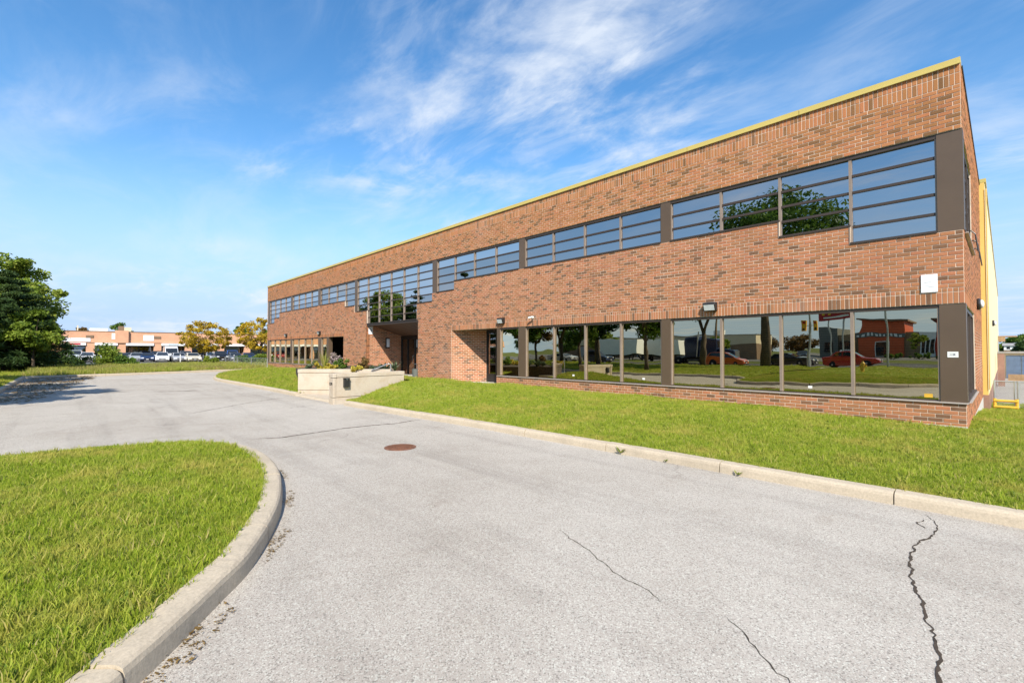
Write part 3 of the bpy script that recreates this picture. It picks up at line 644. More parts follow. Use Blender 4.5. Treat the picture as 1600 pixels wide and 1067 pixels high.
# end windows
for (y0, y1, z0, z1, rows) in ((D + .32, 17.4, sz(5), HU, 5), (D + .32, 18.0, GZ0, GZ1, 1)):
    fb = MB(); n = 3; w = (y1 - y0) / n
    fb.box(XC - .16, XC - .03, y0, y1, z1 - .09, z1 - .002); fb.box(XC - .16, XC + .03, y0, y1, z0 + .002, z0 + .05)
    for i in range(n + 1): c = y0 + i * w; fb.box(XC - .15, XC - .02, max(y0, c - .03), min(y1, c + .03), z0 + .051, z1 - .091)
    for i in range(n):
        for k in range(1, rows): z = z0 + .05 + (z1 - z0 - .14) * k / rows; fb.box(XC - .14, XC - .05, y0 + i * w + .031, y0 + (i + 1) * w - .031, z - .03, z + .03)
    win = fb.build('end_window', 'frame', off)
    for i in range(n): MB().quad((XC - .1, y0 + i * w + .03, z0 + .05), (XC - .1, y0 + (i + 1) * w - .03, z0 + .05), (XC - .1, y0 + (i + 1) * w - .03, z1 - .09), (XC - .1, y0 + i * w + .03, z1 - .09)).build('pane', 'glass_up', win)
    box('pillar', 'panel', off, XC - .25, XC + .018, D + .301, y0 - .002, z0 + .01, z1 - .003)
    t = MB()
    for i in range(n): t.box(XC - .03, XC + .07, y0 + i * w + .01, y0 + (i + 1) * w - .01, z0 - .02, z0 + .0)
    t.build('end_sill', 'sill', off)
for i in range(3):
    y = 14.2 + i * 1.25; MB().tube([(XC - .02, y, sz(5) + .05), (XC + .10, y, sz(5) + .06), (XC + .16, y, sz(5) - .02), (XC + .20, y, sz(5) - .4)], .014, 6).build('sunshade_bracket', 'darkmetal', off)
# interiors: floor slab, dark back walls, blinds
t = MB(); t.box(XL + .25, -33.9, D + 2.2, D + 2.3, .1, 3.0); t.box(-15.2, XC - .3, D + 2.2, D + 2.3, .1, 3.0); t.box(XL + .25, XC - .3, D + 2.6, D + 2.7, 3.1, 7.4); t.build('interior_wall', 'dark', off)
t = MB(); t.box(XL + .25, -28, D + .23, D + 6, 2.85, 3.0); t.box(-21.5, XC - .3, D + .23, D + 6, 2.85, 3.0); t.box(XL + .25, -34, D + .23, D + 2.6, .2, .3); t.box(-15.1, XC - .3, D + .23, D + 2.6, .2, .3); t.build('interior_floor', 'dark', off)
for x0, x1 in ((-13.5, -10.6), (-7.1, -4.15), (-4.0, -2.6), (-2.4, -1.02)):
    t = MB(); z = .66
    while z < 2.6: t.obox((x0, D + .19, z), (x1 - x0, 0, 0), (0, .034, .013), (0, -.0008, .0016)); z += .062
    tag(t.build('blind', 'blind', off), kind='stuff')
# ------------------------------------------------------------------ entrance recess and side recesses
def ret_wall(p0, p1, n, z0, z1, name):
    p0, p1 = Vector((*p0, 0)), Vector((*p1, 0)); L_ = (p1 - p0).length; d = (p1 - p0) / L_; n = Vector(n).normalized(); b = MB()
    b.obox(p0 + Vector((0, 0, z0)) - n * .1, d * L_, n * .1, Vector((0, 0, z1 - z0))); w_ = b.build(name, 'mortar', off); b = MB()
    z = z0; i = 0
    while z < z1 - .03:
        c = -(i % 2) * .1215
        while c < L_:
            a, e = max(c, 0), min(c + .243, L_)
            if e - a > .02: brick_box(b, p0, d, n, (a + J, e - J, z + J, min(z + .0862, z1) - J), R.random())
            c += .243
        z += .0862; i += 1
    tag(b.build('brickwork', 'brick', w_, attr=True), kind='stuff')
ret_wall((-27.8, D + .222), (-27.8, 16.1), (1, 0, 0), -.1, 3.5, 'return_wall')
ret_wall((-27.8, D - .0), (-27.8, D + .221), (1, 0, 0), -.1, sz(7) - .005, 'return_wall')
ret_wall((-18.7 - .0, D), (-17.45, D + 1.25), (1, -1, 0), .02, 2.71, 'splayed_wall')
box('return_wall', 'mortar', off, -21.86, -21.762, D + .222, 16.1, -.1, 3.5)
t = MB()                                         # sloping plank soffit over the entrance
for i in range(9):
    a = -27.79 + i * 6.02 / 9; e = a + 6.02 / 9 - .02
    t.v += [(a, D + .17, 3.36), (e, D + .17, 3.36), (e, 16.1, 2.66), (a, 16.1, 2.66), (a, D + .17, 3.42), (e, D + .17, 3.42), (e, 16.1, 2.72), (a, 16.1, 2.72)]
    k = i * 8; t.f += [(k, k + 1, k + 2, k + 3), (k + 4, k + 7, k + 6, k + 5), (k, k + 4, k + 5, k + 1), (k + 2, k + 6, k + 7, k + 3), (k, k + 3, k + 7, k + 4), (k + 1, k + 5, k + 6, k + 2)]; t.r += [0] * 6
t.build('soffit', 'wood', off); box('soffit_beam', 'frame', off, -27.79, -21.77, D + .01, D + .165, 3.27, 3.384)
t = MB(); t.box(-27.79, -21.87, 16.0, 16.12, 2.45, 2.655); t.box(-27.79, -21.87, 16.0, 16.12, .06, .14)
for x in (-27.76, -26.98, -26.1, -25.2, -24.0, -22.9, -21.92): t.box(x - .04, x + .04, 16.0, 16.12, .141, 2.449)
door = t.build('entrance_door', 'darkmetal', off)
for a, e in ((-27.72, -27.02), (-26.94, -26.14), (-26.06, -25.24), (-25.16, -24.04), (-23.96, -22.94), (-22.86, -21.96)): pane(door, a, e, .142, 2.448, 'glass_door', 16.06)
MB().tube([(-26.2, 15.99, .9), (-26.2, 15.93, .95), (-26.2, 15.93, 1.35), (-26.2, 15.99, 1.4)], .016, 6).build('handle', 'steel', door)
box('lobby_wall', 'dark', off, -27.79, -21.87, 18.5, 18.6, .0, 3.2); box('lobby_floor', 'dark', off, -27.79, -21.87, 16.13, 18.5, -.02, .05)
box('entrance_step', 'found', off, -27.7, -20.9, 12.6, 16.0, -.05, .16, bevel=.02)
for (x0, x1, yb) in ((-17.45, -15.36, D + 1.25), (-33.86, -31.3, D + 1.25)):
    t = MB(); t.box(x0, x1, yb - .05, yb + .06, 2.55, 2.70); t.box(x0, x1, yb - .05, yb + .06, .1, .58)
    n = 3; xs_ = [x0 + .03 + (x1 - x0 - .06) * i / n for i in range(n + 1)]
    for x in xs_: t.box(x - .03, x + .03, yb - .05, yb + .06, .581, 2.549)
    g = t.build('recess_door', 'darkmetal', off)
    for a, e in zip(xs_[:-1], xs_[1:]): pane(g, a + .03, e - .03, .582, 2.548, 'glass_door', yb)
    box('recess_soffit', 'wood', off, x0 - (1.2 if x0 > -20 else 0), x1, D + .222, yb + .1, 2.705, 2.78)
    box('recess_pad', 'found', off, (-18.6 if x0 > -20 else x0), x1, D - .55, yb, -.05, .185)
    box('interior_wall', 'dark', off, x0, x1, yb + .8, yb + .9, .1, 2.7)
box('recess_jamb', 'frame', off, -15.35, -15.26, D + .301, D + 1.2, .6, 2.7); ret_wall((-15.36, D + 1.2), (-15.36, D + .225), (-1, 0, 0), .0, .6, 'recess_plinth')
# fittings fixed to the wall
def wall_pack(x, z, lab, y=D, w=.36, h=.25):
    o = thing('wall_lamp', lab, 'lamp', (x, y, z), 0, 'wall lamps on the brick front')
    t = MB(); t.v = [(sx * w / 2, yy, zz) for sx in (-1, 1) for (yy, zz) in ((-.0, -h / 2), (-.0, h / 2), (-.15, h / 2), (-.19, h * .22), (-.12, -h / 2))]
    t.f = [(0, 1, 2, 3, 4), (9, 8, 7, 6, 5)] + [(i, (i + 1) % 5, 5 + (i + 1) % 5, 5 + i) for i in range(5)]; t.r = [0] * 7; t.build('housing', 'darkmetal', o, bevel=.012)
    t = MB(); t.quad((-w * .42, -.196, h * .20), (w * .42, -.196, h * .20), (w * .42, -.130, -h * .43), (-w * .42, -.130, -h * .43)); t.quad((-w * .42, -.17, h * .20), (-w * .42, -.196, h * .20), (-w * .42, -.130, -h * .43), (-w * .42, -.11, -h * .43)); t.build('lens', 'lens', o)
wall_pack(-5.86, 2.98, 'dark wall lamp above the window with the orange car mirrored in it'); wall_pack(-14.97, 3.0, 'dark wall lamp above the splayed recess window')
wall_pack(-43.02, 3.05, 'dark wall lamp above the far end of the ground-floor windows'); wall_pack(-35.49, 3.05, 'dark wall lamp left of the shaded side doorway')
def bulkhead(loc, rz, lab, s_=1.):
    o = thing('bulkhead_lamp', lab, 'lamp', loc, rz); MB().lathe((0, 0, 0), [(.11 * s_, 0), (.12 * s_, -.04), (.10 * s_, -.08)], 16, 'y').build('housing', 'darkmetal', o); MB().lathe((0, -.08, 0), [(.09 * s_, 0), (.075 * s_, -.05), (.03 * s_, -.075)], 16, 'y').build('lens', 'lens', o, True)
bulkhead((XC + .012, 19.8, 3.1), math.radians(90), 'round bulkhead lamp on the brick end wall', 1.5); bulkhead((-.39, 34, 3.1), math.radians(90), 'black floodlight on the pale cream wall', 1.3)
o = thing('entrance_lamp', 'tall pale lamp on the shaded entrance side wall', 'lamp', (-27.788, 15.0, 2.2)); box('back_plate', 'darkmetal', o, 0, .05, -.14, .14, -.34, .34); box('lens', 'lens', o, .05, .13, -.10, .10, -.26, .28, bevel=.03)
o = thing('entrance_notice', 'white notice with two dark spots beside the entrance glazing', 'notice', (-27.788, D + .24, 3.0)); box('plate', 'paper', o, 0, .02, -.13, .15, -.24, .24); box('dark_spot', 'black', o, .02, .024, -.07, -.01, .06, .12); box('dark_spot', 'black', o, .02, .024, .03, .09, -.04, .04)
o = thing('security_camera', 'small white security camera on the soldier course', 'camera', (-13.1, D - .008, 3.05)); MB().lathe((0, 0, 0), [(.05, 0), (.05, -.03)], 12, 'y').build('base', 'white', o); MB().tube([(0, -.03, 0), (.02, -.12, -.02), (.0, -.14, -.05)], .015, 6).build('arm', 'white', o); MB().tube([(.09, -.12, .01), (-.09, -.17, -.03)], .042, 10).build('body', 'white', o)
o = thing('blank_sign_board', 'weathered blank white square board on brick near the corner', 'sign', (-1.095, D - .012, 3.165)); box('panel', 'paper', o, -.135, .135, -.02, 0, -.195, .195)
t = MB(); t.box(-.08, .03, -.022, -.0205, .02, .028); t.box(-.02, .09, -.022, -.0205, -.08, -.073); t.box(-.07, .0, -.022, -.0205, -.05, -.044); t.build('faded_print', 'grey', o)
o = thing('arrow_sign', 'small white sign with a right-pointing arrow on the brown corner pillar', 'sign', (-.745, D + .01, 1.62)); box('plate', 'white', o, -.085, .085, -.006, 0, -.06, .06)
t = MB(); t.box(-.05, .012, -.008, -.0062, -.006, .006); t.prism([(0, 0), (0, 0), (0, 0)], 0, 0) if False else None
t.v += [(.012, -.008, -.02), (.05, -.008, 0), (.012, -.008, .02)]; n_ = len(t.v); t.f.append((n_ - 3, n_ - 2, n_ - 1)); t.r.append(0)
t.box(-.06, .06, -.0075, -.0062, .028, .031); t.box(-.06, .06, -.0075, -.0062, -.034, -.031); t.build('arrow', 'signblue', o)
o = thing('window_sticker', 'yellow notice stuck inside the corner pane above the sill', 'sticker', (-1.15, YG - .004, .72)); box('sheet', 'bollard', o, -.07, .07, -.003, 0, -.04, .04)
for x in (-3.4, -8.15, -11.1): tag(MB().box(-.045, .045, -.003, 0, -.03, .03).build('window_tag', 'white'), 'small white tag stuck low on a bronze ground-floor pane', 'tag', 'tags on the panes').location = (x, YG - .004, .78)
# ------------------------------------------------------------------ cream warehouse behind
wh = thing('warehouse', 'tall cream and ochre clad warehouse behind the brick end wall', 'building', (0, 0, 0))
box('wall', 'cream', wh, -40, -.40, 24.16, 76, .1, 7.85); box('front_strip', 'ochre', wh, -2, -.405, 24.105, 24.155, .1, 7.85); box('plinth', 'plinth', wh, -40, -.38, 24.16, 75.9, -.75, .1); box('plinth', 'plinth', wh, -2, -.38, 24.10, 24.159, -.75, .1)
box('roof_trim', 'yellow', wh, -40, -.36, 24.10, 76.02, 7.85, 7.98); MB().tube([(-.37, 24.08, .3), (-.37, 24.08, 7.6)], .02, 6).build('conduit', 'ochre', wh)
MB().tube([(-.36, 62, .2), (-.36, 62, 2.6)], .05, 6).build('downpipe', 'galv', wh)
t = MB(); t.box(-.42, .9, 66, 68, 3.05, 3.15); t.box(-.42, .1, 66, 68, 2.6, 3.04); t.build('door_canopy', 'timber', wh)
box('dock_pier', 'plinth', wh, -.3, .02, 45, 46, -.75, 1.5)
# ------------------------------------------------------------------ concrete entrance walls, steps, mailbox
ew = thing('entrance_wall', 'cast concrete entrance wall with mailbox and house number', 'wall', (-14.7, 6.2, 0))
def wallblock(parent, p0, p1, th, z0, z1, nm='wall_face'):
    p0, p1 = Vector((*p0, 0)), Vector((*p1, 0)); d = p1 - p0; n = Vector((-d.y, d.x, 0)).normalized() * th; off_ = Vector((*parent.location[:2], 0))
    for (a, b_, ins, nm_) in ((z0, .2, .0, 'plinth_course'), (.212, z1 - .145, .0, nm), (z1 - .133, z1, -.012, 'coping')):
        e = d.normalized() * ins; m_ = n.normalized() * ins
        MB().obox(p0 - off_ + e + m_ + Vector((0, 0, a)), d - e * 2, n - m_ * 2, Vector((0, 0, b_ - a))).build(nm_, 'conc', parent, bevel=.012)
wallblock(ew, (-14.62, 6.1), (-14.62, 8.55), .3, -.1, .98)
wallblock(ew, (-14.60, 6.0), (-14.60, 6.098), .32, -.1, .97, 'post_face')
mbx = thing('mailbox', 'black metal mailbox fixed to the concrete entrance wall', 'mailbox', (-14.608, 6.42, .68)); mbx.scale = (.8, .62, .62)
box('body', 'black', mbx, 0, .12, -.15, .15, -.24, .2, bevel=.01); box('lid', 'black', mbx, -.0, .14, -.16, .16, .2, .235, bevel=.008); box('lock', 'steel', mbx, .12, .128, -.012, .012, .1, .13); box('slot', 'galv', mbx, .12, .126, -.06, .06, .17, .185)
num = text('house_number', '1270', .125, 'black', ew, face_mat((-.08, -.205, .64), (1, 0, 0)))
ew2 = thing('planter_wall', 'splayed concrete planter wall left of the entrance walk', 'wall', (-18.4, 6.2, 0))
wallblock(ew2, (-18.42, 6.22), (-15.9, 8.74), .3, -.1, 1.0)
struct('walk', MB().prism([(-18.2, 6.3), (-14.93, 6.3), (-14.93, 10.4), (-21, 14), (-23, 12.8), (-16, 9)], -.05, .07), 'conc')
for i in range(3): box('walk_step', 'conc_pale', None, -16.9 + .0, -14.93, 7.55 + .35 * i, 9.4, .07, .07 + .11 * (i + 1)).__setitem__('kind', 'structure')
struct('planter_soil', MB().prism([(-18.7, 6.55), (-16.25, 9.0), (-20.2, 11), (-27, 13.4), (-24, 8)], -.1, .84), 'soil')
o = thing('handrail', 'slim grey steel handrail rising beside the entrance walk', 'handrail', (-16.2, 8.4, 0)); MB().tube([(-.2, -.2, .92), (-.15, -.2, .97), (.36, .2, 1.22), (.42, .26, 1.2), (.42, .26, .2)], .022, 8).build('rail', 'galv', o); MB().tube([(-.2, -.2, .3), (-.2, -.2, .96)], .018, 6).build('post', 'galv', o)
o = thing('litter_bin', 'grey-green tapered bin standing at the entrance step', 'bin', (-21.98, 13.55, .16)); MB().lathe((0, 0, 0), [(.15, 0), (.2, .55), (.21, .56)], 14).build('body', 'slate', o); MB().tube([(-.19, 0, .56), (-.12, 0, .82), (.12, 0, .82), (.19, 0, .56)], .015, 6).build('handle', 'steel', o)
# manhole
mh = thing('manhole_cover', 'rusty round manhole cover set in the drive', 'manhole', (-7.32, 4.21, 0)); MB().lathe((0, 0, 0), [(.275, -.02), (.275, .010), (.25, .013)], 32).build('rim', 'rust', mh); MB().lathe((0, 0, 0), [(.243, -.02), (.243, .012), (.235, .014)], 32).build('lid', 'rust', mh)
t = MB()
for i in range(-5, 6):
    for j in range(-5, 6):
        if i * i + j * j < 27: t.box(i * .041 - .014, i * .041 + .014, j * .041 - .010, j * .041 + .010, .0139, .021)
tag(t.build('tread', 'rust', mh), kind='stuff')

# ------------------------------------------------------------------ foliage
def leaf_mesh(name, clumps, per, size, mat, aspect=.6, shell=.55, flat=0., seed=0):
    rs = np.random.RandomState(seed); n = per * len(clumps)
    c = np.repeat(np.array([k[0] for k in clumps], float), per, 0); rad = np.repeat(np.array([k[1] for k in clumps], float), per, 0)
    d = rs.normal(size=(n, 3)); d /= np.linalg.norm(d, axis=1)[:, None]; rr = (shell + (1 - shell) * rs.rand(n)) * (1 - .25 * rs.rand(n) ** 3); p = c + d * rad * rr[:, None]
    a = rs.normal(size=(n, 3)); a[:, 2] *= (1 - flat); a /= np.linalg.norm(a, axis=1)[:, None]
    b = np.cross(a, rs.normal(size=(n, 3)) * np.array([1, 1, 1 + 2 * flat])); b /= np.linalg.norm(b, axis=1)[:, None] + 1e-9
    s_ = size * (.6 + .8 * rs.rand(n))[:, None]; a *= s_; b *= s_ * aspect
    v = np.stack([p - a, p + b * .9 + a * .1, p + a, p - b * .9 + a * .1], 1).reshape(-1, 3)
    me = bpy.data.meshes.new(name); me.vertices.add(4 * n); me.vertices.foreach_set('co', v.ravel()); me.loops.add(4 * n); me.loops.foreach_set('vertex_index', np.arange(4 * n)); me.polygons.add(n); me.polygons.foreach_set('loop_start', np.arange(0, 4 * n, 4)); me.update(calc_edges=True)
    at = me.attributes.new('rnd', 'FLOAT', 'FACE'); cr = np.repeat(rs.rand(len(clumps)), per); at.data.foreach_set('value', np.clip(.55 * rs.rand(n) + .45 * cr, 0, 1).astype(np.float32)); me.materials.append(M[mat]); return me
def tree(name, label, loc, h, cr, mat, n=26, per=420, size=.16, trunk=.18, base=.28, group=None, seed=1, squash=1., lean=0, fork=False, cat='tree', aspect=.6, ks=(.16, .34)):
    rr = random.Random(seed); o = thing(name, label, cat, loc, 0, group); cl = []; cz = h * (base + 1) / 2; hz = h * (1 - base) / 2
    while len(cl) < n:
        d = Vector((rr.uniform(-1, 1), rr.uniform(-1, 1), rr.uniform(-1, 1)))
        if .25 < d.length < 1:
            k = rr.uniform(*ks) * cr; q = d.normalized() * (d.length ** .55); w = 1 - .35 * max(0, q.z) ** 2
            cl.append(((q.x * (cr - k) * w, q.y * (cr - k) * w * squash, cz + q.z * (hz - k * .7)), (k * 1.15, k * 1.15, k * .75)))
    me = leaf_mesh('crown', cl, per, size, mat, aspect, .35, .2, seed); c = bpy.data.objects.new('crown', me); COL.objects.link(c); c.parent = o
    t = MB(); top = h * base + hz * .9
    if fork:
        f = h * base * .75; t.tube([(0, 0, -.15), (.03, 0, f * .5), (0, 0, f)], [trunk * 1.25, trunk, trunk * .95], 9)
        for s_ in (-1, 1): t.tube([(0, 0, f * .95), (s_ * .5, .1 * s_, f + 1.2), (s_ * 1.0, .3 * s_, f + 3), (s_ * 1.5, .4 * s_, top)], [trunk * .8, trunk * .62, trunk * .45, trunk * .1], 8)
        st = Vector((0, 0, f + 2))
    else:
        t.tube([(0, 0, -.15), (.04, .02, h * base * .4), (lean * .3, 0, h * base), (lean * .6, .05, (h * base + top) / 2), (lean, 0, top)], [trunk * 1.35, trunk, trunk * .9, trunk * .55, trunk * .12], 9); st = Vector((lean * .4, 0, h * base * 1.1))
    for i, (p, k) in enumerate(cl[:14]):
        p = Vector(p); s0 = st + Vector((0, 0, rr.uniform(-.1, .5) * hz)); md = s0.lerp(p, .5) + Vector((0, 0, .12 * cr)); t.tube([s0, md, p], [trunk * .38, trunk * .22, trunk * .06], 5)
    t.build('trunk', 'bark', o, True); return o
def conifer(name, label, loc, h, cr, mat='leaf_dark', layers=13, seed=2, group=None, base=.06, per=330, size=.17):
    rr = random.Random(seed); o = thing(name, label, 'tree', loc, 0, group); cl = []; t = MB(); t.tube([(0, 0, -.15), (0, 0, h * .5), (0, 0, h * .97)], [cr * .07, cr * .045, .02], 8)
    for i in range(layers):
        f = i / (layers - 1); z = h * (base + (1 - base) * f * .96); r_ = cr * (1 - f) ** .75 * rr.uniform(.85, 1.1) + .15; m_ = max(3, int(8 * (1 - f) + 2))
        for k in range(m_):
            a = 6.283 * k / m_ + rr.uniform(-.35, .35); e = r_ * rr.uniform(.75, 1.1); tip = Vector((math.cos(a) * e, math.sin(a) * e, z + .10 * e)); t.tube([(0, 0, z), tip * .55 + Vector((0, 0, z * .45 - .05)), tip], [.05, .03, .012], 4)
            for q in (.45, .72, 1.):
                w = .16 * cr * (1.1 - .45 * f) * (1.15 - .35 * q); cl.append((tuple(Vector((tip.x * q, tip.y * q, z + .1 * e * q + .05))), (w * 1.3, w * 1.3, w * .62)))
    me = leaf_mesh('crown', cl, max(40, per * 60 // len(cl)), size, mat, .22, .2, .3, seed); c = bpy.data.objects.new('crown', me); COL.objects.link(c); c.parent = o; t.build('trunk', 'bark', o, True); return o
def shrub(name, label, loc, w, h, mat, n=12, per=160, size=.07, group=None, seed=3, aspect=.6, cat='shrub'):
    rr = random.Random(seed); o = thing(name, label, cat, loc, 0, group); cl = []; t = MB()
    for i in range(n):
        a = rr.uniform(0, 6.283); r_ = w * .5 * math.sqrt(rr.random()) * .8; z = h * rr.uniform(.25, .85) * (1 - .35 * (r_ / (w * .5))); k = rr.uniform(.18, .3) * min(w, h); cl.append(((r_ * math.cos(a), r_ * math.sin(a), z), (k, k, k * .85))); t.tube([(r_ * .2 * math.cos(a), r_ * .2 * math.sin(a), -.05), (r_ * math.cos(a), r_ * math.sin(a), z)], [.02 * h, .008 * h], 4)
    c = bpy.data.objects.new('foliage', leaf_mesh('foliage', cl, per, size, mat, aspect, .25, 0, seed)); COL.objects.link(c); c.parent = o; t.build('stem', 'bark', o); return o
# trees at the far corner of the drive, and the row along the side verge
tree('maple_tree', 'tall green maple rising behind the dark pine at the drive corner', at_depth(-6, 40, .1), 10.4, 4.9, 'leaf_lime', 95, 300, .15, .24, .14, seed=4, ks=(.09, .27))
tree('maple_tree', 'bright lime-leaved young maple leaning out of the dark pine', at_depth(52, 34.5, .1), 5.0, 2.1, 'leaf_lime', 20, 420, .13, .10, .25, seed=14)
conifer('pine_tree', 'dark spreading pine with low branches at the drive corner', at_depth(10, 35, .1), 7.6, 4.1, seed=5, per=620, size=.17)
conifer('pine_tree', 'dark pine mirrored in the glazing over the entrance', (-46, -8, .1), 11.4, 3.4, seed=6, per=420)
conifer('pine_tree', 'dark pine behind the drive-corner maple', (-57, -8, .1), 10.2, 3.6, seed=7, per=420)
for i, (x, y, h, c, m_) in enumerate(((-33.5, -5.6, 8.2, 3.1, 'leaf_mid'), (-26, -5.4, 7.4, 2.8, 'leaf_mid'), (-19.6, -6.0, 8.8, 3.3, 'leaf_mid'), (-37.5, -12, 9, 3.4, 'leaf_rust'), (-30, -14, 9.4, 3.4, 'leaf_dark'))):
    tree('verge_tree', ['leafy verge tree third in the row from the pines', 'leafy verge tree standing midway along the side kerb', 'leafy verge tree nearest the island lawn', 'brownish tree set back behind the side kerb row', 'dark broadleaf tree set back behind the side kerb row'][i], (x, y, .15), h, c, m_, 26, 330, .17, .16, .24, 'trees along the side verge', 20 + i)
# bushes in the weedy strip
for i, (px, t_, w, h, m_, sz_, lab) in enumerate((
    (165, 46, 2.9, 2.5, 'leaf_lime', .10, 'large round green bush in the weeds before the parked cars'), (200, 45, 2.2, 1.5, 'leaf_mid', .08, 'low green bush beside the large round bush'), (96, 44, 2.4, 1.7, 'leaf_lime', .09, 'yellow-green bush beside the dark pine'),
    (78, 50, 3.2, 3.4, 'leaf_rust', .10, 'tall russet bush showing past the pine'), (60, 40, 1.6, 1.2, 'leaf_blue', .08, 'pale leafy bush under the pine'), (118, 43, 1.8, 1.0, 'leaf_lime', .08, 'low yellow-green bush left of the large round bush'),
    (328, 50, 2.2, 1.2, 'leaf_lime', .08, 'scrubby bush under the golden tree'), (385, 50, 2.2, 1.4, 'leaf_mid', .08, 'bush by the wire fence at the building end'), (405, 53, 2.0, 1.6, 'leaf_lime', .08, 'bush against the far end of the brick building'), (36, 37, 1.7, .9, 'leaf_mid', .08, 'low green bush at the foot of the pine'))):
    shrub('bush', lab, at_depth(px, t_, .1), w, h, m_, 14, 190, sz_, 'bushes in the weedy strip', 40 + i)
# golden trees by the car park, trees behind the shops
for i, (px, t_, h, c, lab) in enumerate(((320, 61, 5.9, 3.5, 'golden-leaved spreading tree before the parked cars'), (408, 64, 6.4, 3.4, 'golden-leaved tree half hidden by the brick building end'))):
    tree('golden_tree', lab, at_depth(px, t_, 0), h, c, 'leaf_gold', 80, 90, .12, .13, .22, 'golden trees by the car park', 60 + i, ks=(.08, .2))
for i, (px, t_, h, c, m_, lab) in enumerate(((187, 132, 9.8, 3.6, 'leaf_mid', 'round green tree rising behind the shop roof units'), (128, 135, 9.0, 3.0, 'leaf_rust', 'russet tree behind the shop roof'), (152, 140, 8.6, 2.6, 'leaf_dark', 'dark tree behind the low white roof unit'), (379, 128, 9.6, 2.4, 'leaf_mid', 'tall green tree behind the shops between the golden trees'), (420, 120, 9.6, 2.8, 'leaf_mid', 'green tree behind the shops beside the brick building'), (286, 140, 7.9, 1.6, 'leaf_dark', 'small dark treetop over the shop roof'), (222, 140, 7.6, 1.8, 'leaf_dark', 'low dark treetop right of the shop roof units'))):
    tree('background_tree', lab, at_depth(px, t_, 0), h, c, m_, 18, 130, .3, .2, .3, 'trees behind the shops', 80 + i)
# planting at the entrance
for px, t_, z, w, h, m_, nm, lab, sz_ in ((502, 20.5, .82, 1.0, .42, 'flower', 'flowering_plant', 'yellow flowers spilling over the planter wall', .045), (515, 20.2, .82, .7, .36, 'flower', 'flowering_plant', 'yellow flowers in front of the tall stalks', .045), (533, 20.6, .82, .62, .72, 'leaf_mid', 'round_shrub', 'round fresh green shrub above the planter wall', .04), (524, 23, .82, 1.0, .95, 'mauve', 'flowering_plant', 'pale mauve flower heads behind the round green shrub', .05),
    (488, 22.5, .8, .9, .4, 'leaf_blue', 'low_plant', 'grey-green low plant at the left of the planter', .05), (557, 17.6, .86, .5, .34, 'flower', 'flowering_plant', 'orange-yellow flowers beside the mailbox wall', .04), (567, 18.6, .8, .5, .75, 'leaf_rust', 'dry_shrub', 'dry brown shrub behind the mailbox wall', .05), (582, 18.6, .85, .7, .35, 'leaf_blue', 'low_plant', 'pale leafy plant behind the mailbox wall coping', .05)):
    shrub(nm, lab, at_depth(px, t_, z), w, h, m_, 9, 90, sz_, 'entrance planting', int(px))
def blades(name, label, loc, n, l0, l1, wd, mat, spread, seed, droop=.3):
    rr = random.Random(seed); b = MB()
    for i in range(n):
        a = rr.uniform(0, 6.283); l = rr.uniform(l0, l1); e = rr.uniform(.1, 1) * spread; d = Vector((math.cos(a) * e, math.sin(a) * e, 1)).normalized(); q = Vector((-math.sin(a), math.cos(a), 0)); r_ = rr.random(); prev = None
        for k in range(5):
            f = k / 4; p = d * l * f + Vector((d.x, d.y, -1)) * (droop * l * f * f); w = wd * math.sin(math.pi * (.12 + .86 * f)); cur = (p - q * w, p + q * w)
            if prev: b.quad(prev[0], prev[1], cur[1], cur[0], r=r_)
            prev = cur
    o = b.build(name, mat, attr=True); o.location = loc; return tag(o, label, 'plant', 'entrance planting')
blades('hosta', 'broad pale-leaved plant before the sunlit entrance wall', at_depth(600, 18.8, .80), 34, .35, .7, .055, 'leaf_blue', .9, 1); blades('yucca', 'spiky pale plant nearest the entrance doors', at_depth(617, 19.3, .80), 26, .4, .75, .035, 'leaf_blue', .8, 2); blades('ornamental_grass', 'tall tawny ornamental grass behind the planter wall', at_depth(507, 21.6, .82), 44, .6, 1.05, .012, 'weed', .45, 3, .1)

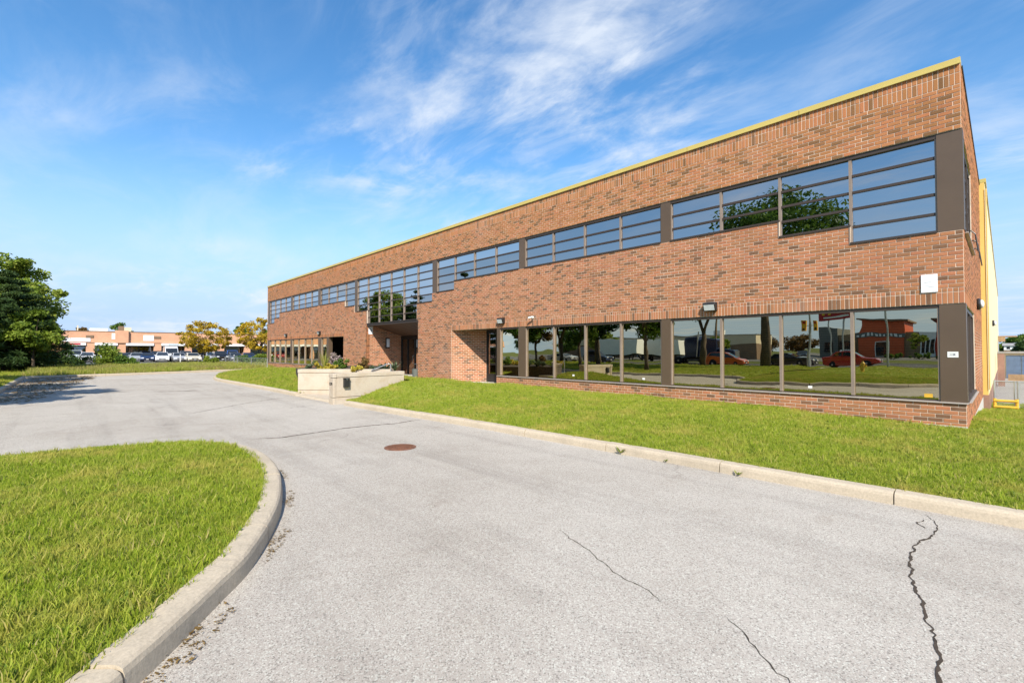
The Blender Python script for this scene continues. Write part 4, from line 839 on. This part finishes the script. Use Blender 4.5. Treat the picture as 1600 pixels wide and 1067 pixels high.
# ------------------------------------------------------------------ vehicles
WH = {}
def wheel(parent, x, y, r_=.33, w=.22):
    if r_ not in WH: WH[r_] = (MB().lathe((0, 0, 0), [(r_ * .62, -w / 2), (r_ * .95, -w / 2), (r_, -w * .35), (r_, w * .35), (r_ * .95, w / 2), (r_ * .62, w / 2)], 20, 'y').mesh('tyre', 'tyre', True), MB().lathe((0, 0, 0), [(r_ * .2, -w * .52), (r_ * .62, -w * .40), (r_ * .64, w * .40), (r_ * .2, w * .52)], 14, 'y').mesh('rim', 'rim'))
    t = share('wheel', WH[r_][0], parent, (x, y, r_)); share('rim', WH[r_][1], t)
def car(kind, paint, label, loc, rz, group=None, name=None):
    nm, cat = {'sedan': ('parked_car', 'car'), 'hatch': ('parked_car', 'car'), 'suv': ('parked_suv', 'suv'), 'pickup': ('pickup_truck', 'pickup'), 'van': ('delivery_van', 'van')}[kind]
    o = thing(name or nm, label, cat, loc, rz, group)
    B, G, W_, wr, wx = {'sedan': ([(-2.3, .34), (-2.3, .72), (-2.18, .93), (-1.6, .99), (-.2, .96), (.95, .95), (1.95, .80), (2.26, .62), (2.3, .34), (2.1, .2), (-2.1, .2)], [(-1.75, .97), (-1.05, 1.40), (.15, 1.43), (1.05, .95)], 1.78, .32, 1.38),
        'hatch': ([(-2.1, .36), (-2.12, .8), (-2.05, 1.0), (-.2, 1.0), (1.0, 1.0), (1.75, .86), (2.12, .66), (2.15, .34), (2.0, .2), (-1.95, .2)], [(-2.02, .99), (-1.6, 1.46), (.0, 1.52), (1.35, .97)], 1.74, .31, 1.28),
        'suv': ([(-2.3, .42), (-2.32, .85), (-2.25, 1.08), (0, 1.1), (1.0, 1.09), (2.0, 1.0), (2.3, .8), (2.33, .4), (2.1, .27), (-2.1, .27)], [(-2.22, 1.08), (-1.9, 1.66), (.15, 1.70), (1.0, 1.08)], 1.88, .37, 1.42),
        'pickup': ([(-2.75, .5), (-2.78, 1.05), (-.75, 1.08), (1.2, 1.1), (2.3, 1.05), (2.65, .9), (2.7, .45), (2.4, .32), (-2.5, .32)], [(-.8, 1.07), (-.62, 1.78), (.75, 1.82), (1.45, 1.09)], 1.95, .39, 1.72),
        'van': ([(-2.9, .4), (-2.92, 1.35), (.8, 1.4), (1.75, 1.25), (2.5, 1.02), (2.75, .75), (2.78, .4), (2.5, .28), (-2.7, .28)], [(-2.9, 1.34), (-2.8, 2.42), (.7, 2.48), (1.2, 2.25), (1.95, 1.2)], 2.0, .36, 1.85)}[kind]
    def loft(poly, w0, w1, z0, z1):
        t = MB(); k = len(poly); hw = lambda z: (w0 + (w1 - w0) * (z - z0) / max(.01, z1 - z0)) / 2
        t.v = [(x, -hw(z), z) for x, z in poly] + [(x, hw(z), z) for x, z in poly]; t.f = [tuple(range(k)), tuple(range(2 * k - 1, k - 1, -1))] + [(i, (i + 1) % k, k + (i + 1) % k, k + i) for i in range(k)]; t.r = [0] * len(t.f); return t
    body = loft(B, W_ * .97, W_, .2, 1.0).build('body', paint, o, bevel=.07)
    g0, g1 = min(z for _, z in G), max(z for _, z in G); wb, wt = W_ * .93, W_ * (.74 if kind != 'van' else .86); loft(G, wb, wt, g0, g1).build('cabin', paint, o, bevel=.05)
    hw = lambda z: (wb + (wt - wb) * (z - g0) / (g1 - g0)) / 2
    def glassq(nm_, pts, n): t = MB(); n = Vector(n) * .012; p = [Vector(q) + n for q in pts]; t.quad(*p); return t.build(nm_, 'carglass', o)
    (ax, az), (bx, bz) = G[-1], G[-2]
    q = lambda f: (ax + (bx - ax) * f, az + (bz - az) * f); (x0, z0), (x1, z1) = q(.08), q(.9); glassq('windscreen', [(x0, -hw(z0) * .9, z0), (x0, hw(z0) * .9, z0), (x1, hw(z1) * .9, z1), (x1, -hw(z1) * .9, z1)], (1.2, 0, .9))
    if kind != 'van':
        (ax, az), (bx, bz) = G[0], G[1]; (x0, z0), (x1, z1) = q(.12), q(.88); glassq('rear_window', [(x0, -hw(z0) * .85, z0), (x0, hw(z0) * .85, z0), (x1, hw(z1) * .85, z1), (x1, -hw(z1) * .85, z1)], (-1.2, 0, .9))
    xr, xf = (G[1][0], G[-2][0]) if kind != 'van' else (.45, 1.0); zb, zt = g0 + .05, g1 - .1
    for s_ in (-1, 1):
        a, e = (G[0][0] + .25 if kind != 'van' else .35), G[-1][0] - .22; m_ = (a + e) / 2 - .1
        for (l0, l1, u0, u1) in (((a, m_ - .04, xr + .12, m_ - .04), (m_ + .04, e, m_ + .04, xf - .05)) if kind != 'van' else ((.35, 1.55, .35, .95),)):
            glassq('side_window', [(l0, s_ * hw(zb), zb), (l1, s_ * hw(zb), zb), (u1, s_ * hw(zt), zt), (u0, s_ * hw(zt), zt)], (0, s_, .1))
        for x in (-wx, wx * (1 if kind != 'van' else .98)): wheel(o, x, s_ * (W_ / 2 - .10), wr)
        fx = max(x for x, z in B); fz = .62 if kind in ('sedan', 'hatch') else .82
        box('headlight', 'lens', o, fx - .16, fx + .0, s_ * W_ * .33 - .17, s_ * W_ * .33 + .17, fz - .07, fz + .07, bevel=.02); rx = min(x for x, z in B); box('tail_light', 'lampred', o, rx - .015, rx + .1, s_ * W_ * .4 - .13, s_ * W_ * .4 + .13, .74, .9, bevel=.015); box('wing_mirror', paint, o, G[-1][0] - .35, G[-1][0] - .2, s_ * (W_ / 2 + .01) - .09, s_ * (W_ / 2 + .01) + .09, g0 + .02, g0 + .14, bevel=.03)
    fx = max(x for x, z in B); box('grille', 'darkmetal', o, fx - .06, fx + .012, -W_ * .24, W_ * .24, .46 if kind in ('sedan', 'hatch') else .55, .62 if kind in ('sedan', 'hatch') else .84, bevel=.015); box('bumper', 'darkmetal', o, fx - .1, fx + .02, -W_ * .42, W_ * .42, .26, .38, bevel=.02); box('number_plate', 'white', o, fx + .021, fx + .028, -.15, .15, .38, .46)
    if kind == 'pickup': t = MB(); t.box(-2.7, -.85, -.85, .85, .8, 1.07); box('load_bed', 'black', o, -2.68, -.86, -.86, .86, 1.072, 1.09)
    return o
rows = [(69, 72, 'sedan', 'paint_red', 'red car showing under the russet bush'), (118, 73, 'pickup', 'paint_pale', 'pale pickup beside the white hatchback'), (137, 71, 'hatch', 'paint_white', 'white hatchback left of the large round bush'), (196, 74, 'sedan', 'paint_grey', 'dark grey car right of the large round bush'), (214, 73, 'sedan', 'paint_silver', 'silver sedan left of the black cars'), (231, 73.5, 'sedan', 'paint_navy', 'navy sedan beside the silver sedan'), (245, 80, 'suv', 'paint_black', 'black suv behind the navy sedan'),
    (254, 72, 'hatch', 'paint_white', 'white hatchback parked in front of the van'), (267, 80, 'van', 'paint_white', 'tall white delivery van with sloped nose'), (279, 72.5, 'sedan', 'paint_silver', 'silver sedan right of the white van'), (290, 76, 'suv', 'paint_grey', 'grey suv behind the silver sedan'), (301, 72, 'sedan', 'paint_cream', 'cream sedan left of the golden tree'), (344, 74, 'suv', 'paint_black', 'black suv right of the golden tree'), (362, 81, 'pickup', 'paint_blue', 'blue pickup by the end shop'), (367, 73, 'sedan', 'paint_grey', 'grey sedan in front of the blue pickup'), (388, 75, 'sedan', 'paint_navy', 'navy car beside the second golden tree'), (168, 79, 'suv', 'paint_silver', 'silver suv behind the large round bush'), (330, 76, 'hatch', 'paint_silver', 'silver hatchback behind the golden tree'), (182, 73, 'hatch', 'paint_black', 'black hatchback half hidden by the large round bush')]
for px, t_, k, p, lab in rows: car(k, p, lab, at_depth(px, t_, -.03), R.uniform(-.06, .06) - .05, 'cars parked before the shops')
for x, y, k, p, rz, lab in ((-21.9, -27.6, 'hatch', 'paint_orange', 0, 'orange hatchback driving on the street, mirrored in the windows'), (-15.6, -27.8, 'sedan', 'paint_black', 0, 'black sedan waiting behind the red car on the street'), (-10.2, -27.6, 'sedan', 'paint_red', 0, 'red sedan at the traffic signal'), (-30, -36.5, 'sedan', 'paint_silver', 3.14, 'silver sedan on the far lane of the street'), (-40, -27.5, 'suv', 'paint_navy', 0, 'navy suv on the near lane of the street'), (-47, -28, 'sedan', 'paint_silver', 0, 'silver sedan following the navy suv'), (-17, -62, 'sedan', 'paint_pale', 1.2, 'pale sedan parked before the restaurant'), (-23.5, -63, 'sedan', 'paint_black', 1.2, 'black sedan parked before the restaurant')): car(k, p, lab, (x, y, -.02), rz, 'cars across the street', 'street_car')
# ------------------------------------------------------------------ the row of shops
sh = thing('shop_row', 'low peach brick row of shops with white canopies beyond the car park', 'building', (-107, 0, 0))
box('wall', 'mallbrick', sh, -14, 0, -70, 62, 3.12, 5.0); box('coping', 'brown', sh, -14.1, .06, -70, 62, 5.0, 5.1); box('rear_wall', 'mallbrick', sh, -14, -3.2, -70, 62, 0, 3.11); box('soffit', 'dark', sh, -3.19, -.02, -69.9, 61.9, 3.0, 3.115)
def my(px): d = fh + rt * ((px - 800) / F_PX); return -107 * d.y / d.x
piers = [-68, -60, -52, -44, -36, -28, -20, -11.5, my(88), my(141), my(190), my(246), my(294), my(345), my(386), my(430), 52, 60]
sg = MB().box(-.6, .25, -.55, .55, 0, 3.0).mesh('pier', 'mallbrick')
for i, y in enumerate(piers):
    share('pier', sg, sh, (0, y, 0))
    if i:
        a, e = piers[i - 1] + .56, y - .56; box('canopy', 'white', sh, -.5, .45, a, e, 2.62, 3.06)
        t = MB(); n = max(2, int((e - a) / 1.7)); 
        for k in range(n + 1): c = a + (e - a) * k / n; t.box(-1.95, -1.85, max(a, c - .05), min(e, c + .05), .35, 2.4)
        t.box(-1.96, -1.84, a, e, 2.4, 2.62); t.box(-1.96, -1.84, a, e, .0, .34); f = t.build('shop_front', 'darkmetal' if i % 2 else 'frame_pale', sh)
        for k in range(n): MB().quad((-1.9, a + (e - a) * k / n + .05, .35), (-1.9, a + (e - a) * (k + 1) / n - .05, .35), (-1.9, a + (e - a) * (k + 1) / n - .05, 2.4), (-1.9, a + (e - a) * k / n + .05, 2.4)).build('pane', 'shopglass', f)
        if i in (8, 9, 10, 12): box('sign_panel', ['white', 'signred', 'white', 'paint_pale'][(8, 9, 10, 12).index(i)] if i != 9 else 'signred', sh, .451, .47, a + 1, a + 1 + (e - a) * .45, 2.7, 2.98)
box('tall_pier', 'mallbrick', sh, .0, .5, my(190) - .9, my(190) + .9, 3.07, 5.25)
for px, w, z0, z1 in ((181.5, 1.2, 3.7, 4.75), (232, 1.5, 3.5, 4.5), (116, 4, 3.25, 3.85)): y = my(px); box('sign_panel', 'paper', sh, .0, .08, y - w / 2, y + w / 2, z0, z1)
for px in (140, 246): y = my(px); box('sign_mark', 'brown', sh, 0, .1, y - .5, y + .5, 3.9, 4.35, bevel=.1)
box('roof_unit', 'brown', sh, -6, -4, my(191) - .3, my(194) + .2, 5.0, 6.2); box('roof_unit', 'beige', sh, -6, -4, my(196), my(208), 5.1, 6.0); box('roof_unit', 'white', sh, -9, -5, my(141), my(170), 5.1, 5.75); box('vent', 'beige', sh, -4, -3.2, my(120), my(122), 5.1, 6.1)
# fence and posts by the end of the building
def post(name, label, loc, h, r_, mat, cat='post'): o = MB().lathe((0, 0, 0), [(r_, -.2), (r_, h), (r_ * .7, h + r_)], 8).build(name, mat); o.location = loc; return tag(o, label, cat)
post('marker_post', 'slim pale marker post standing in the weeds', at_depth(366, 51, .1), 1.1, .05, 'galv'); post('marker_post', 'slim pale post below the silver sedan', at_depth(282, 60, 0), 1.2, .05, 'white')
o = thing('white_board', 'small white board standing in the weeds beside the pine', 'sign', at_depth(103, 52, .1)); box('board', 'white', o, -.03, .03, -.22, .22, .75, 1.5); box('post', 'timber', o, -.03, .03, -.03, .03, -.2, .75)
def chainlink(name, label, p0, p1, h, nposts, sp, z=0):
    p0, p1 = Vector(p0), Vector(p1); d = p1 - p0; L_ = d.length; o = thing(name, label, 'fence', p0)
    for i in range(nposts): f = i / (nposts - 1); MB().tube([d * f + Vector((0, 0, -.3)), d * f + Vector((0, 0, h + .04))], .03, 8).build('post', 'galv', o)
    MB().tube([(0, 0, h), d + Vector((0, 0, h))], .022, 6).build('rail', 'galv', o); t = MB(); u = d / L_; c = -h
    while c < L_:
        for s_ in (1, -1):
            a0, a1 = c, c + h; q0, q1 = max(0, a0), min(L_, a1)
            if q1 - q0 > .02: z0, z1 = (q0 - a0), (q1 - a0); z0, z1 = (z0, z1) if s_ > 0 else (h - z0, h - z1); t.tube([u * q0 + Vector((0, 0, z0)), u * q1 + Vector((0, 0, z1))], .0035, 3, False)
        c += sp
    tag(t.build('wire_mesh', 'galv', o), kind='stuff')
chainlink('wire_fence', 'chain-link fence running off from the brick end wall', (-.28, 26.6, -.50), (7.7, 26.6, -.52), 1.0, 4, .07)
MB().tube([(.27, 26.55, -.8), (.27, 26.55, .52)], .03, 8).build('gate_post', 'galv', tag(thing('gate_post_pair', 'twin galvanised gate posts in the chain-link fence', 'post', (0, 0, 0)))); MB().tube([(.36, 26.55, -.8), (.36, 26.55, .52)], .03, 8).build('gate_post', 'galv', bpy.data.objects['gate_post_pair'])
chainlink('field_fence', 'low wire fence crossing the weeds to the brick building', at_depth(352, 52, .1), at_depth(418, 42, .1), .9, 4, .3)
o = thing('guard_rail', 'low yellow pipe guard rail before the wire fence', 'guard rail', (0, 25.7, -.5))
for z in (.07, .30): MB().tube([(-.3, 0, z), (.34, 0, z)], .05, 10).build('pipe', 'bollard', o)
for x in (-.27, .31): MB().tube([(x, .02, -.3), (x, .02, .38)], .05, 10).build('upright', 'bollard', o)
# yard beyond the fence
o = thing('storage_shed', 'cream storage shed with blue double doors across the yard', 'shed', (0, 58, -.66)); box('wall', 'beige', o, -.2, 12, 0, 4, 0, 2.15); box('roof', 'roof', o, -.4, 12.2, -.25, 4.2, 2.15, 2.3)
for x in (.1, 1.0, 3.1, 4.0, 6.0, 6.9): box('door', 'bluedoor', o, x, x + .86, -.06, -.005, .05, 1.95)
o = thing('sleeper_edging', 'stacked brown timber sleepers before the blue-doored shed', 'edging', (0, 54, -.66)); [box('sleeper', 'timber', o, .2 + .0, 9, -.1, .1, .0 + .17 * i, .16 + .17 * i) for i in range(3)]
o = thing('far_house', 'small white-topped brick house among the trees', 'house', (2.0, 225, -.66)); box('wall', 'brown', o, -2, 3.2, 0, 6, 0, 2.6); box('upper_wall', 'white', o, -2, 3.2, .0, 6, 2.61, 4.0); t = MB(); t.v = [(-2.4, -.4, 4), (3.6, -.4, 4), (3.6, 6.4, 4), (-2.4, 6.4, 4), (-2.4, 3, 4.9), (3.6, 3, 4.9)]; t.f = [(0, 1, 5, 4), (2, 3, 4, 5), (0, 4, 3), (1, 2, 5), (0, 3, 2, 1)]; t.r = [0] * 5; t.build('roof', 'roof', o); [box('window', 'carglass', o, x, x + .8, -.03, -.002, 2.9, 3.7) for x in (-1.4, .2, 1.8)]
for i, (x, y, h, c, m_) in enumerate(((3.5, 240, 8.6, 5, 'leaf_mid'), (9.6, 226, 8.2, 4.6, 'leaf_mid'), (-2.4, 236, 7.8, 4, 'leaf_mid'), (16, 240, 9.2, 5, 'leaf_dark'), (2.7, 122, 4.6, 2.0, 'leaf_dark'), (7, 150, 5.6, 3.4, 'leaf_mid'))): tree('yard_tree', ['dark tree behind the small white-topped house', 'green tree right of the small white-topped house', 'low green tree past the cream warehouse wall', 'dark tree far across the yard', 'small dark tree in front of the small white-topped house', 'broad green tree at the end of the yard'][i], (x, y, -.66), h, c, m_, 26, 200, .3, .2, .05, 'trees across the yard', 120 + i)

# ------------------------------------------------------------------ across the street, seen mirrored in the windows
for i, (x, y, h, c, tr, fk, m_) in enumerate(((-15.6, -20.8, 17.4, 8.0, .42, False, 'leaf_mid'), (-21.8, -21.2, 13.2, 5.0, .30, True, 'leaf_mid'), (-35.6, -21.6, 10.5, 3.8, .34, False, 'leaf_dark'), (-40.2, -19.4, 10, 4, .3, True, 'leaf_dark'), (-46, -17.5, 10, 4, .28, False, 'leaf_rust'), (-56, -20, 11, 4.5, .3, False, 'leaf_dark'))):
    tree('street_tree', ['tall street tree whose crown mirrors in the upper windows', 'forked street tree mirrored beside the orange car', 'dark street tree mirrored beside the white trailers', 'forked dark street tree near the pines', 'russet street tree near the pines', 'dark street tree past the pines'][i], (x, y, .02), h, c, m_, 34, 330, .2, tr, .36, 'street trees', 140 + i, fork=fk)
rs_ = thing('restaurant', 'grey and red roadside restaurant across the street', 'building', (-15, -86, 0))
box('wall', 'tan', rs_, -8, 5.2, -14, 0, 0, 5.0); box('dark_wing', 'slate', rs_, -11.5, -8.01, -14, .4, 0, 6.4); box('tower', 'orange', rs_, -4.4, 2.1, -13, .5, 0, 7.2); box('tower_cap', 'brown', rs_, -5.0, 2.7, -13.4, 1.1, 7.2, 7.45); box('tower', 'red', rs_, 6.6, 9.6, -13, .2, 0, 7.0); box('tower_cap', 'brown', rs_, 6.0, 10.2, -13.4, .7, 7.0, 7.2); box('white_bay', 'white', rs_, 4.4, 6.59, -12, .35, 0, 5.0); box('wing', 'red', rs_, 9.61, 18, -13, -.2, 0, 6.2)
for x in (4.6, 5.3, 6.0): box('window', 'carglass', rs_, x, x + .5, .36, .39, .5, 3.2)
for x0, x1, z0, z1 in ((-2.2, -.2, .2, 2.9), (-7.6, -5.2, .9, 3.2), (-10.6, -9.2, .9, 3.0)): w_ = box('window', 'white' if x0 > -3 else 'darkmetal', rs_, x0 - .12, x1 + .12, .42 if x0 < -4.5 and x0 > -8.2 else .51, .55, z0 - .1, z1 + .12); box('pane', 'carglass', w_, x0, x1, .551, .57, z0, z1)
bd = box('sign_board', 'slate', rs_, -5.0, 2.2, .52, .62, 3.9, 4.75); rr = random.Random(3)
for i in range(11): h = rr.choice((.38, .5, .6)); box('letter', 'white', bd, -4.6 + i * .6, -4.6 + i * .6 + rr.uniform(.26, .42), .62, .70, 4.05, 4.05 + h, bevel=.05)
tree('young_tree', 'slim yellow-green young tree before the restaurant', (-10.2, -74, 0), 5.0, 1.9, 'leaf_lime', 14, 160, .16, .08, .25, seed=171); box('hedge', 'leaf_dark', None, 0, 0, 0, 0, 0, 0) if False else None
for i in range(4): shrub('hedge_shrub', 'clipped hedge shrub along the restaurant forecourt', (-12 + i * 3.2, -66, 0), 3.0, 1.1, 'leaf_mid', 14, 120, .1, 'restaurant hedge', 180 + i)
py_ = thing('pylon_sign', 'tall red roadside pylon sign with yellow lettering', 'sign', (-17.2, -56, 0)); [MB().tube([(x, 0, 0), (x, 0, 9.4)], .12, 8).build('leg', 'galv', py_) for x in (-.9, .9)]; pb = box('board', 'signred', py_, -2.2, 2.2, -.25, .25, 6.2, 9.4)
for x0, x1, z0, z1 in ((-1.8, -1.45, 7.1, 9), (-1.0, -.65, 7.1, 9), (-1.45, -1.0, 8.6, 9), (.0, .35, 7.1, 9), (.8, 1.15, 7.1, 9), (.35, .8, 7.1, 7.5), (1.5, 1.85, 7.1, 9)): box('letter', 'signyel', pb, x0, x1, .25, .31, z0, z1)
box('strapline', 'white', pb, -1.6, 1.6, .25, .29, 6.5, 6.75)
ts = thing('traffic_signal', 'traffic signal pole with two yellow heads', 'traffic light', (-12.6, -23.3, 0)); MB().tube([(0, 0, 0), (0, 0, 5.2)], [.12, .08], 10).build('pole', 'galv', ts)
for x in (-.45, .45):
    hd = box('signal_head', 'amber', ts, x - .18, x + .18, -.14, .14, 3.5, 4.5, bevel=.03); [MB().lathe((x, .14, 3.68 + .31 * k), [(.11, 0), (.10, .05)], 12, 'y').build('lens', ['leaf_dark', 'signyel', 'lampred'][k] if k else 'black', hd) for k in range(3)]
MB().tube([(-.45, 0, 4.0), (.45, 0, 4.0)], .03, 6).build('bracket', 'galv', ts)
hy = thing('fire_hydrant', 'yellow fire hydrant on the island lawn', 'hydrant', (-6.1, -9, .2)); MB().lathe((0, 0, 0), [(.15, -.05), (.15, .05), (.11, .06), (.11, .5), (.13, .52), (.12, .6), (.04, .7), (.04, .74)], 14).build('body', 'bollard', hy); MB().tube([(-.2, 0, .42), (.2, 0, .42)], .055, 10).build('nozzle', 'bollard', hy)
pts_ = [(-95, -44), (-62, -44), (-30, -44), (2, -44)]
for i, (x, y) in enumerate(pts_): o = thing('utility_pole', ['wooden utility pole farthest along the street', 'wooden utility pole past the pines', 'wooden utility pole behind the blue lorry', 'wooden utility pole before the restaurant'][i], 'utility pole', (x, y, 0), 0, 'utility poles'); MB().tube([(0, 0, -.3), (0, 0, 11)], [.17, .11], 8).build('pole', 'timber', o); box('crossarm', 'timber', o, -.06, .06, -1.1, 1.1, 10.1, 10.25)
for k, yy in enumerate((-1, 0, 1)):
    w_ = thing('overhead_wire', ['overhead wire on the street side of the poles', 'overhead wire along the middle of the poles', 'overhead wire on the far side of the poles'][k], 'wire', (0, -44 + yy, 10.3), 0, 'overhead wires')
    for (x0, _), (x1, _) in zip(pts_[:-1], pts_[1:]): MB().tube([(x0 + (x1 - x0) * f / 8, 0, -1.1 * (1 - (f / 4 - 1) ** 2)) for f in range(9)], .03, 4).build('span', 'black', w_)
lp = thing('flag_pole', 'slim pale pole on the street verge', 'pole', (-6, -17, 0)); MB().tube([(0, 0, 0), (0, 0, 6.5)], [.08, .05], 8).build('shaft', 'galv', lp); MB().lathe((0, 0, 6.5), [(.08, 0), (.08, .08)], 8).build('cap', 'galv', lp)
lo = thing('lorry', 'dark blue tractor lorry with white hood edge across the street', 'lorry', (-26.5, -34, -.02)); box('cab', 'paint_navy', lo, -1.2, 1.3, -1.2, 1.2, .9, 3.3, bevel=.15); box('bonnet', 'paint_navy', lo, 1.31, 3.4, -1.0, 1.0, .8, 2.0, bevel=.2); box('sleeper', 'paint_navy', lo, -3.2, -1.21, -1.2, 1.2, .9, 3.6, bevel=.12); box('windscreen', 'carglass', lo, 1.3, 1.33, -1.0, 1.0, 2.1, 3.0); box('grille', 'steel', lo, 3.4, 3.46, -.7, .7, .7, 1.9); box('chassis', 'black', lo, -6.5, 3.0, -.5, .5, .55, .88)
for s_ in (-1, 1):
    MB().tube([(-1.3, s_ * 1.3, .9), (-1.3, s_ * 1.3, 4.2)], .09, 8).build('exhaust', 'steel', lo)
    for x in (2.3, -4.2, -5.5): wheel(lo, x, s_ * 1.0, .5, .3)
for i, (x, y) in enumerate(((-52, -52), (-47, -58))):
    o = thing('trailer', ['white box trailer parked beyond the street trees', 'white box trailer parked behind the other trailer'][i], 'trailer', (x, y, -.03)); box('box', 'white', o, -4.5, 4.5, -1.25, 1.25, 1.1, 4.0, bevel=.05); box('rail', 'black', o, -4.4, 4.4, -.5, .5, .8, 1.09); [wheel(o, xx, s_ * .95, .5, .3) for xx in (-3.6, -2.4) for s_ in (-1, 1)]; [box('landing_leg', 'black', o, 2.6, 2.75, s_ * .6 - .06, s_ * .6 + .06, 0, .9) for s_ in (-1, 1)]
o = thing('depot_building', 'long low beige and brown depot across the street', 'building', (-60, -78, 0)); box('wall', 'brown', o, -30, 24, -10, 0, 0, 3.2); box('upper_wall', 'beige', o, -30, 24, -10, .05, 3.21, 5.2); [box('door', 'grey', o, x, x + 3, .0, .04, 0, 2.8) for x in (-24, -14, -4, 6, 16)]; box('roof_unit', 'white', o, 14, 16, -5, -3, 5.2, 6.4); box('roof', 'roof', o, -30.2, 24.2, -10.2, .2, 5.2, 5.3)
for i, (x, y, h, c, m_) in enumerate(((-75, -62, 8, 4, 'leaf_mid'), (-66, -66, 7, 4, 'leaf_lime'), (-85, -58, 9, 5, 'leaf_dark'), (-33, -100, 6, 5, 'leaf_rust'), (-44, -104, 6, 6, 'leaf_rust'), (-38, -64, 5, 2.4, 'leaf_lime'))): tree('far_tree', ['green tree before the depot doors', 'lime tree before the depot', 'dark tree at the depot end', 'russet tree behind the restaurant car park', 'broad russet tree behind the depot end', 'small lime tree near the white trailers'][i], (x, y, 0), h, c, m_, 18, 130, .28, .16, .15, 'trees across the street', 200 + i)
